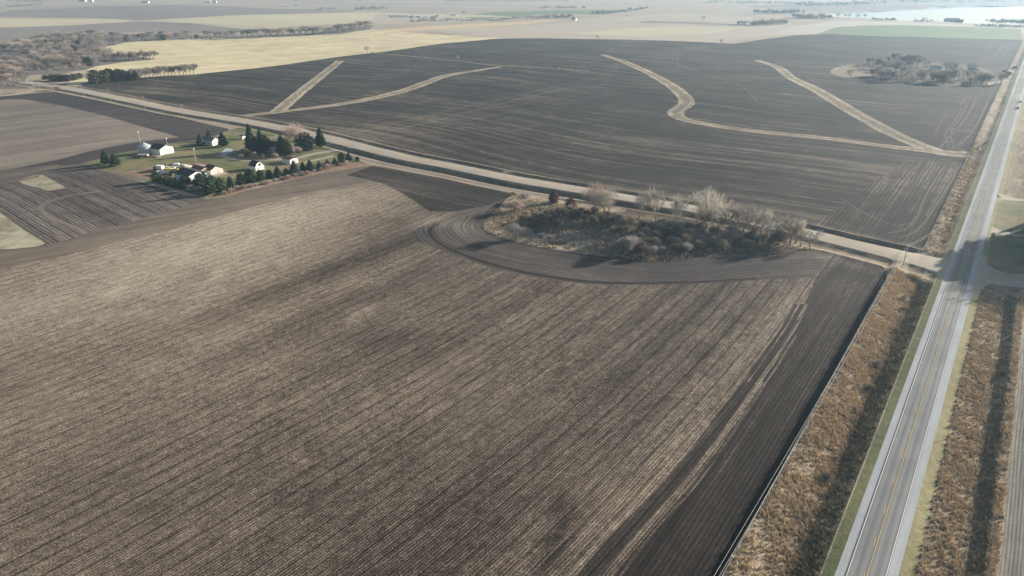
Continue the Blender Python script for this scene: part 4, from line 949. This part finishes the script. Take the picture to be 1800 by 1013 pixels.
gable('outbuilding', 'low outbuilding with a rusty brown roof behind the big shop', 'outbuilding', 363, 306.5, 8, 11, 2.6, AZ, wall='cream', roof='red_roof', pitch=.42, doors=[('F',0,2.4,0,2.2)], wins=[('R',3,1.4,1,1)])
gable('cream_shed', 'cream walled shed with a dark roof right of the rusty brown roof', 'shed', 382, 305.5, 8.5, 8, 2.8, AZ, wall='cream', roof='brown_roof', pitch=.5, doors=[('F',1,2.4,0,2.2)])
gable('gambrel_shed', 'small white shed with a rounded dark barn roof and open loft', 'shed', 457.5, 299, 6.4, 6.5, 2.8, AZ, gambrel=True, doors=[('F',-1.4,1.2,0,2)], wins=[('F',.1,1.7,2.7,1.5)])
gable('garage', 'long low white garage with a brown roof beside the lane', 'garage', 517.5, 287.5, 6.5, 8.5, 3.0, AZ, roof='brown_roof', pitch=.22, doors=[('F',0,3.2,0,2.4)], wins=[('L',4,1,1.2,.9)])
gable('farmhouse', 'small farmhouse with a grey roof and bright white gable between spruces', 'house', 380.5, 255, 7, 11.5, 3.4, AZ-12, roof='grey_roof', pitch=.55, doors=[('F',2,1,0,2.1)], wins=[('F',-1,1.1,1,1.3),('L',3,1.3,1,1.2),('L',8,1.3,1,1.2)])
gable('main_farmhouse', 'large shaded farmhouse with a dark roof hidden among the grove trees', 'house', 492, 268, 10, 14, 4.6, AZ, wall='grey_wall', roof='dark_roof', pitch=.5, doors=[('F',2,1.1,0,2.1)], wins=[('F',-2.5,1.2,1,1.4),('L',3,1.4,1,1.3),('L',7,1.4,1,1.3),('L',11,1.4,1,1.3)])
gable('garden_hut', 'tiny white hut left of the tallest spruce', 'hut', 430, 245, 3.2, 3.5, 2.4, AZ, roof='grey_roof', doors=[('F',0,.9,0,1.9)])
# grain bin
x, y, z = on(256.5, 270); gb = empty('grain_bin', (x, y, z)); tag(gb, 'round silver grain bin with a conical roof beside the machine shed', 'grain bin')
ringp = [(4.05+.03*(i % 2), -.5+i*.4) for i in range(15)]
MB().lathe(ringp+[(4.05, 5.2)], 32).build('wall', B['galv'], gb)
rr = MB().lathe([(4.25,5.1),(4.3,5.2),(.45,7.4),(.42,7.6),(.1,7.75)], 32).build('roof', B['galv'], gb)
MB().lathe([(.5,7.35),(.52,7.75),(.1,7.95)], 12).build('cap', B['galv'], rr)
MB().box(-.6,.6,-4.2,-4.05,0,2.1).build('door', B['door'], gb)
ld = MB()
for s in (-.22, .22): ld.tube((4.15,s,0),(4.2,s,5.3),.03)
for k in range(13): ld.tube((4.15,-.22,.4*k+.2),(4.15,.22,.4*k+.2),.02)
ld.build('ladder', B['steel'], gb)
# distant farmsteads
far_b = [
 ('long white livestock barn in the far farmstead above the wood', 140,3.5,14,26,4,90,'white','grey_roof'),
 ('small white far barn right of the long livestock barn', 158,3.5,10,14,4,90,'white','white'),
 ('white far house left of centre at the top edge', 250,5.5,12,26,4,85,'white','grey_roof'),
 ('white far barn at the left of the top centre farm', 360,5,12,24,5,85,'white','white'),
 ('second white far barn in the top centre farm', 374,5,10,16,5,85,'white','grey_roof'),
 ('white shed tucked into the small far grove', 499,11.5,8,12,5,70,'white','white'),
 ('white far shed at the right of the small far grove', 518,11.5,8,9,4,70,'white','grey_roof'),
 ('cream far shed right of the white bins', 731,31,9,12,4,80,'cream','white'),
 ('low cream far shed between two sheds', 744,31.5,7,10,3,80,'cream','white'),
 ('bright cream far house right of the low cream shed', 756,33,10,16,5,80,'cream','cream'),
 ('white far barn under the trees of the field ridge', 793,28,10,13,6,80,'white','white'),
 ('small far house with a dark roof among the middle fields', 1013,36,9,12,4,-54,'white','dark_roof'),
 ('white shed left of the far dark wood', 1312,43,7,8,3,-54,'white','grey_roof'),
 ('long grey blue storage barn standing before the lake', 1661,39.5,14,34,7,90,'grey_wall','grey_roof'),
 ('low grey barn with a sloping roof right of the long lake barn', 1693,40,18,16,3,-54,'grey_wall','grey_roof'),
 ('small white house on the lake shore at the right', 1765,48,7,10,4,-54,'white','blue_roof'),
 ('white lakeside house among trees at the right edge', 1790,39,8,12,4,80,'white','white'),
 ('farmhouse with a blue roof and white ends in the upper field grove', 1636,124,8,11,4,90,'white','blue_roof'),
 ('blue roofed shed at the right of the upper field grove', 1718,127,5,8,3,-54,'white','blue_roof'),
 ('tiny white shed left of the blue roofed farmhouse in the grove', 1601,119,3.5,4,2.5,90,'white','white'),
 ('white hut in the shaded left part of the upper field grove', 1558,124,5,7,2,90,'white','white')]
for (lb, px, py, w, l, h, az, wl, rf) in far_b:
    gable('farm_building', lb, 'building', px, py, w, l, h, az, wl, rf, pitch=.45, doors=[('F',0,2,0,2.2)] if py > 60 else ())
def binf(px, py, lb, r=3.4, h=6, group=None):
    x, y, z = on(px, py); o = empty('storage_bin', (x, y, z)); tag(o, lb, 'grain bin', group)
    MB().lathe([(r,-.6),(r,h)], 16).build('wall', B['galv'], o); MB().lathe([(r*1.05,h),(r*.1,h+r*.5)], 16).build('roof', B['white'], o)
for i in range(7): binf(686.5+i*5.2, 30.5, 'one of the equal white bins in the far row above the straw field', 2.9, 6, 'row of far white bins')
for i, x in enumerate((979,988,996)): binf(x, 1.5, 'white bin standing at the very top edge of the picture', 3.5, 9, 'white bins at the top edge')

# ------------------------------------------------------------------ machines in the yard
def wheels(o, pts, r, w=.35):
    for (wx_, wy_) in pts:
        t = MB(); t.tube((wx_-w/2, wy_, r), (wx_+w/2, wy_, r), r, n=16); ty = t.build('wheel', B['rubber'], o)
        t = MB(); t.tube((wx_-w/2-.02, wy_, r), (wx_+w/2+.02, wy_, r), r*.5, n=12); t.build('rim', B['grey'], ty)
def spot(name, label, cat, px, py, az, group=None):
    x, y, z = on(px, py); return tag(empty(name, (x, y, z), -R(az)), label, cat, group)
def truck(px, py, az, label, cab, box):
    o = spot('farm_truck', label, 'truck', px, py, az)
    MB().prism([(-1.1,.6),(1.1,.6),(1.1,1.2),(-1.1,1.2)], -3.6, 3.4).build('chassis', B['steel'], o)
    MB().box(-1.2,1.2,-3.6,1.2,1.22,3.4).build('box', B[box], o)
    c = MB(); c.add([(-1.1,1.4,.7),(1.1,1.4,.7),(1.1,3.6,.7),(-1.1,3.6,.7),(-1.1,1.4,2.6),(1.1,1.4,2.6),(1.1,2.7,2.6),(-1.1,2.7,2.6),(-1.1,3.6,1.6),(1.1,3.6,1.6)],
      [(0,3,2,1),(4,5,6,7),(0,1,5,4),(1,2,9,6,5),(2,3,8,9),(3,0,4,7,8),(7,6,9,8)]); c.build('cab', B[cab], o)
    MB().box(-.95,.95,2.95,3.1,1.75,2.3).build('windscreen', B['glass'], o)
    wheels(o, [(-1.05,-2.4),(1.05,-2.4),(-1.05,2.6),(1.05,2.6)], .5)
    return o
truck(280, 300, -70, 'white box truck with a red cab at the left of the yard machines', 'red', 'white')
def tractor(px, py, az, label, paint):
    o = spot('tractor', label, 'tractor', px, py, az)
    MB().prism([(-.45,.8),(.45,.8),(.45,1.6),(.3,1.75),(-.3,1.75),(-.45,1.6)], .2, 2.6).build('bonnet', B[paint], o)
    MB().box(-.7,.7,-1.1,.2,.8,1.4).build('body', B[paint], o)
    MB().prism([(-.7,1.42),(.7,1.42),(.6,2.7),(-.6,2.7)], -1.0, .15).build('cab', B['glass'], o)
    MB().box(-.75,.75,-1.15,.3,2.71,2.82).build('roof', B[paint], o)
    wheels(o, [(-.95,-.7),(.95,-.7)], .85, .45); wheels(o, [(-.8,2.1),(.8,2.1)], .5, .3)
    return o
def combine(px, py, az, label, paint):
    o = spot('combine_harvester', label, 'combine', px, py, az)
    MB().prism([(-1.5,1.1),(1.5,1.1),(1.5,3.1),(1.1,3.6),(-1.1,3.6),(-1.5,3.1)], -3.2, 2).build('body', B[paint], o)
    MB().prism([(-.9,1.7),(.9,1.7),(.9,3.5),(-.9,3.5)], 2.02, 3.5).build('cab', B['glass'], o)
    MB().box(-3.2,3.2,4.2,5.2,.3,1.2).build('header', B['steel'], o); MB().box(-.5,.5,2.1,4.2,.8,1.5).build('feeder', B[paint], o)
    MB().tube((.9,-1,3.4),(3.6,-2.2,3.9),.18).build('unloading_pipe', B[paint], o)
    wheels(o, [(-1.5,1.4),(1.5,1.4)], .95, .6); wheels(o, [(-1.2,-2.6),(1.2,-2.6)], .6, .4)
    return o
combine(302, 306, 120, 'yellow combine harvester parked among the yard machines', 'yellow')
tractor(313, 301, 160, 'small cream coloured tractor right behind the yellow combine', 'yellow')
tractor(292, 296, 20, 'green tractor at the back of the yard machines', 'green')
def wagon(px, py, az, label, paint, L=4.5):
    o = spot('farm_wagon', label, 'wagon', px, py, az)
    MB().add([(-.8,-L/2,.9),(.8,-L/2,.9),(.8,L/2,.9),(-.8,L/2,.9),(-1.25,-L/2,2.2),(1.25,-L/2,2.2),(1.25,L/2,2.2),(-1.25,L/2,2.2)], [(0,3,2,1),(0,1,5,4),(1,2,6,5),(2,3,7,6),(3,0,4,7),(4,5,6,7)]).build('bed', B[paint], o)
    MB().tube((0,L/2,.8),(0,L/2+1.8,.6),.07).build('drawbar', B['steel'], o)
    wheels(o, [(-.9,-L/2+.8),(.9,-L/2+.8),(-.9,L/2-.8),(.9,L/2-.8)], .42, .25)
    return o
for (px, py, az, lb, pt, L) in [(300,299,100,'long grey flat wagon between the truck and the combine','grey',7),(288,307,95,'pale long trailer nearest the windbreak','trim',8),(310,293.5,80,'white wagon at the back of the yard','trim',4),
    (303,293,140,'dark rusty wagon beside the white one at the back of the yard','steel',4.5),(322,306,60,'grey wagon parked left of the big shop roof','grey',5),(252,277,90,'grey flat hay rack lying below the grain bin','grey',7),(345,293,30,'dark implement wagon behind the rusty brown roof','steel',4)]:
    wagon(px, py, az, lb, pt, L)
def mound(name, label, cat, px, py, a, b, h, az, mat, seed=1):
    x, y, z = on(px, py); r_ = np.random.default_rng(seed); v = [(0,0,h)]; f = []; n = 18; m = 5
    for j in range(1, m+1):
        for k in range(n):
            t = 2*math.pi*k/n; q = j/m; v.append((a*q*math.cos(t)*(1+r_.normal(0,.05)), b*q*math.sin(t)*(1+r_.normal(0,.05)), h*(1-q**1.8)-.35*(j == m)+r_.normal(0,.05*h)))
    for k in range(n): f.append((0, 1+k, 1+(k+1) % n))
    for j in range(m-1):
        for k in range(n): f.append((1+j*n+k, 1+(j+1)*n+k, 1+(j+1)*n+(k+1) % n, 1+j*n+(k+1) % n))
    o = obj(name, v, f, mat); o.location = (x, y, z); o.rotation_euler[2] = -R(az); tag(o, label, cat); return o
mound('straw_pile', 'long pale straw covered pile behind the big shop', 'pile', 322, 296, 5, 10, 2.6, -75, B['straw'])
mound('brush_pile', 'tan heap of brush below the machine shed', 'pile', 270, 276, 3.5, 6, 1.4, -80, M['dry_grass'], 4)
mound('straw_pile', 'smaller pale pile joined to the right of the long straw pile', 'pile', 333, 299, 4.5, 5, 1.9, -60, B['straw'], 6)
# poles in the yard
def mast(px, py, h, label, top='white'):
    o = spot('yard_light', label, 'yard light', px, py, 0)
    MB().tube((0,0,-.4),(0,0,h),.11,.07).build('pole', B['wire'], o); MB().lathe([(.1,h-.2),(.5,h),(.5,h+.5),(.15,h+.8)], 10).build('lamp', B['white'], o); return o
mast(248.5, 259, 10.5, 'slim pole with a pale round head behind the grain bin')
mast(345, 288, 9.5, 'tall thin yard light standing above the straw piles')
mast(294, 254, 4, 'short thin pole behind the machine shed ridge')
o = spot('grain_auger', 'pale long auger leaning at the corner of the rounded roof shed', 'auger', 466, 300.5, 0)
MB().tube((0,0,.2),(-1.8,1.2,4.6),.16).build('tube', B['trim'], o); MB().tube((0,0,.2),(.4,-.3,.9),.25).build('hopper', B['steel'], o)
wheels(o, [(-.9,.6)], .35, .2)
# ------------------------------------------------------------------ utility poles and wires
def upole(xy, h, label, az, group=None, arm=1.2, lean=0):
    x, y = xy; o = empty('utility_pole', (x, y, Hh(x, y)), -R(az)); tag(o, label, 'utility pole', group)
    MB().tube((0,0,-.5),(lean,0,h),.17,.12,n=8).build('pole', B['pole'], o)
    a = MB().box(-arm,arm,-.07,.07,h-.55,h-.4).build('crossarm', B['pole'], o)
    for s in (-arm+.1, 0, arm-.1): MB().lathe([(.06,0),(.09,.12),(.05,.24)], 8, cx=s, cz=h-.4+(.15 if s == 0 else 0)).build('insulator', B['trim'], o)
    return o
def wire(a, b, sag, label, group=None, r=.03):
    n = 14; mb = MB(); P = [Vector(a).lerp(Vector(b), i/n)-Vector((0,0,sag*4*(i/n)*(1-i/n))) for i in range(n+1)]
    for p, q in zip(P[:-1], P[1:]): mb.tube(p, q, r, n=4)
    return tag(mb.build('power_line', B['wire']), label, 'power line', group)
up = [(148,171),(194.5,178.5),(255.5,192),(324,209),(403,229)]
ups = []
for i, (px, py) in enumerate(up):
    x, y, z = on(px, py); ups.append((x, y, z)); upole((x, y), 12, 'wooden utility pole on the field side of the far gravel road', AZ, 'utility poles along the far gravel road')
for (px, py) in ((474,226),(622,256)):
    x, y, z = on(px, py); upole((x, y), 5, 'short pale post on the far side of the gravel road', AZ, 'short posts beyond the gravel road', arm=.3)
p2 = on(1587, 468); p1 = np.array([*(h0+hd*5+hn*-23.8), 0]); p1[2] = Hh(p1[0], p1[1]); p0 = np.array([*(h0-hd*110+hn*-23.8), 0]); p0[2] = Hh(p0[0], p0[1])
p3 = np.array([*(p2[:2]+hd*62+hn*9.5), 0]); p3[2] = Hh(p3[0], p3[1])
hz = 9.6
upole(p2[:2], hz, 'utility pole at the corner where the gravel road meets the highway', 36, arm=.55)
upole(p0[:2], hz, 'utility pole on the bank below the lower edge of the picture', 36, arm=.55)
upole(p3[:2], 7.0, 'utility pole in the dry verge beyond the gravel road', 36, arm=.4)
for s in (-.42, .42):
    d = hn*s
    wire((p0[0]+d[0], p0[1]+d[1], p0[2]+hz-.3), (p2[0]+d[0], p2[1]+d[1], p2[2]+hz-.3), 2.2, 'pair of thin wires along the bank beside the highway', 'wires along the highway bank')
    wire((p2[0]+d[0], p2[1]+d[1], p2[2]+hz-.3), (p3[0]+d[0], p3[1]+d[1], p3[2]+6.6), 1.0, 'pair of thin wires crossing the corner above the gravel road', 'wires crossing the corner')
upole(h0+hd*(-12)+hn*-22.5, 2.6, 'short thin post standing in the dry bank', 36, arm=.2)
# ------------------------------------------------------------------ fence along the bank, road markers
def fencepost(P, label, group, name='fence_post', h=1.25):
    mb = MB(); mb.tube((0,0,-.3),(0,0,h),.07,.06,n=6)
    return mb
fp = MB().tube((0,0,-.3),(0,0,1.3),.07,.06,n=6)
fm = None
def fence(line, label, step=5.0):
    global fm
    L = np.asarray(line); seg = np.hypot(*np.diff(L, axis=0).T); cum = np.concatenate([[0], np.cumsum(seg)])
    ts = np.arange(0, cum[-1], step); P = np.stack([np.interp(ts, cum, L[:,0]), np.interp(ts, cum, L[:,1])], 1); Zs = height(P[:,0], P[:,1])
    root = empty('wire_fence', (P[0,0], P[0,1], float(Zs[0]))); tag(root, label, 'fence')
    for i, (p, z) in enumerate(zip(P, Zs)):
        if i >= 100: break
        if fm is None: q = fp.build('post', B['pole'], root); fm = q.data
        else: q = bpy.data.objects.new('post', fm); col.objects.link(q); q.parent = root
        q.location = (p[0]-P[0,0], p[1]-P[0,1], z-Zs[0])
    mb = MB(); n = min(100, len(P))
    for i in range(n-1):
        for k in (.45, .8, 1.15): mb.tube((P[i,0]-P[0,0], P[i,1]-P[0,1], Zs[i]-Zs[0]+k), (P[i+1,0]-P[0,0], P[i+1,1]-P[0,1], Zs[i+1]-Zs[0]+k), .018, n=3)
    mb.build('wire', B['wire'], root)
fence([h0+hd*t+hn*-24.0 for t in (-110, -20, 60, 144)], 'low wire fence with pale posts on the bank left of the highway')
fence(list(gofs(-9.3)[30:57]), 'low wire fence on the far side of the gravel road', 6)
for i, t_ in enumerate((88, 27)):
    c = h0+hd*t_+hn*7.3; o = empty('road_marker', (c[0], c[1], Hh(*c)), -R(35)); tag(o, ['thin white marker post right of the highway, farther one','thin white marker post right of the highway, nearer one'][i], 'marker post')
    MB().box(-.05,.05,-.02,.02,-.2,1.1).build('post', B['trim'], o); MB().box(-.09,.09,-.05,-.021,.8,1.15).build('reflector', B['yellow'], o)
# ------------------------------------------------------------------ cars on the highway
def car(px, py, az, label, paint):
    o = spot('car', label, 'car', px, py, az)
    MB().prism([(-.9,.3),(.9,.3),(.92,.85),(-.92,.85)], -2.2, 2.2).build('body', B[paint], o)
    c = MB(); c.add([(-.85,-1.7,.86),(.85,-1.7,.86),(.85,1.1,.86),(-.85,1.1,.86),(-.68,-1.3,1.5),(.68,-1.3,1.5),(.68,.4,1.5),(-.68,.4,1.5)], [(0,1,5,4),(1,2,6,5),(2,3,7,6),(3,0,4,7),(4,5,6,7)]); c.build('cabin', B['glass'], o)
    MB().box(-.66,.66,-1.28,.38,1.51,1.56).build('roof', B[paint], o)
    for s in (-.65, .65):
        MB().box(s-.15,s+.15,2.19,2.24,.55,.72).build('headlight', B['trim'], o); MB().box(s-.15,s+.15,-2.24,-2.19,.55,.72).build('tail_light', B['red'], o)
    wheels(o, [(-.82,-1.4),(.82,-1.4),(-.82,1.4),(.82,1.4)], .33, .2)
    return o
car(1794, 179.5, 35.85, 'white car driving away on the highway, farther of the two', 'car_white')
car(1789, 191, 35.85+180, 'dark car on the highway just before the white one', 'car_dark')

# ------------------------------------------------------------------ tall grass standing in the verges
def tufts(polys, n, seed, mats, name, label, hmin=.4, hmax=1.0, lean=.6):
    r_ = np.random.default_rng(seed); C = []
    for poly, share in polys:
        lo, hi = poly.min(0), poly.max(0); m = int(n*share); got = np.zeros((0, 2))
        while len(got) < m:
            q = lo+r_.random((m*3, 2))*(hi-lo); q = q[inside(q[:,0], q[:,1], poly)]
            den = (.5+.5*(np.sin(q[:,0]/7.3+q[:,1]/11.1)+np.sin(q[:,0]/5.1-q[:,1]/8.7+1) > -.5))*(.35+.65*(np.sin(q[:,0]/2.3+q[:,1]/3.1)*np.sin(q[:,0]/4.1-q[:,1]/2.7) > -.25)); q = q[r_.random(len(q)) < den]; got = np.vstack([got, q])
        C.append(got[:m])
    C = np.vstack(C); Zc = height(C[:,0], C[:,1]); nb = 5; N = len(C)
    c = np.repeat(np.column_stack([C, Zc]), nb, 0); h = (hmin+(hmax-hmin)*np.repeat(r_.random(N), nb))*(.7+.6*r_.random(N*nb))
    a = r_.random(N*nb)*2*math.pi; off = np.stack([np.cos(a), np.sin(a)], 1)*(.25*r_.random(N*nb))[:, None]
    b0 = c.copy(); b0[:, :2] += off; wv = np.stack([-np.sin(a), np.cos(a), 0*a], 1)*.10
    tip = b0.copy(); tip[:, :2] += np.stack([np.cos(a), np.sin(a)], 1)*(lean*h*r_.random(N*nb))[:, None]+np.array([[-.2, .05]])*h[:, None]; tip[:, 2] += h
    b0[:, 2] -= .08
    v = np.stack([b0-wv, b0+wv, tip], 1).reshape(-1, 3); f = np.arange(len(v)).reshape(-1, 3)
    o = obj(name, v, f, mats, midx=np.repeat(r_.integers(0, len(mats), N), nb)); o['kind'] = 'stuff'; o['label'] = label
def band(s0, s1, t0, t1): return np.array([h0+hd*t0+hn*s0, h0+hd*t0+hn*s1, h0+hd*t1+hn*s1, h0+hd*t1+hn*s0])
GM = [plain('grass_blades_tan', (.54,.44,.315), .9, .3, .4), plain('grass_blades_pale', (.63,.53,.39), .9, .25, .4), plain('grass_blades_brown', (.46,.35,.24), .9, .3, .4)]
GD = [plain('weed_blades_dark', (.26,.22,.16), .9, .3, .4), plain('weed_blades_brown', (.40,.32,.22), .9, .3, .4), plain('weed_blades_olive', (.20,.20,.12), .9, .3, .4)]
tufts([(band(-23.8,-13,-115,150), .5), (band(-16.5,-9,182,460), .10), (band(8.4,16.5,-115,150), .28), (band(20,22.4,-115,150), .10)], 26000, 1, GM, 'tall_dry_grass', 'tall tan dry grass standing in the highway verges')
tufts([(band(-14,-8.2,-115,145), .7), (band(17,20,-115,150), .3)], 9000, 2, GD, 'weeds_and_shade', 'dark weeds and grass in the ditches')
tufts([(PGW, 1.0)], 9000, 3, [GM[2], GM[0], GD[0]], 'thicket_grass', 'brown grass under the pond grove', .4, 1.1)
# ------------------------------------------------------------------ the air
me = bpy.data.meshes.new('haze'); bm = bmesh.new(); bmesh.ops.create_cube(bm, size=1.0); bm.to_mesh(me); bm.free()
hz_o = bpy.data.objects.new('haze', me); col.objects.link(hz_o); hz_o.scale = (19900, 19900, 133); hz_o.location = (0, 0, 58.5)
hm = bpy.data.materials.new('thin_air'); hm.use_nodes = True; hm.node_tree.nodes.clear()
ho = hm.node_tree.nodes.new('ShaderNodeOutputMaterial'); hv = hm.node_tree.nodes.new('ShaderNodeVolumePrincipled')
hv.inputs['Color'].default_value = (.46,.73,1.0,1); hv.inputs['Density'].default_value = .000095; hv.inputs['Anisotropy'].default_value = .35
hm.node_tree.links.new(hv.outputs[0], ho.inputs['Volume']); me.materials.append(hm); hz_o['kind'] = 'stuff'; hz_o['label'] = 'thin pale haze over the land'
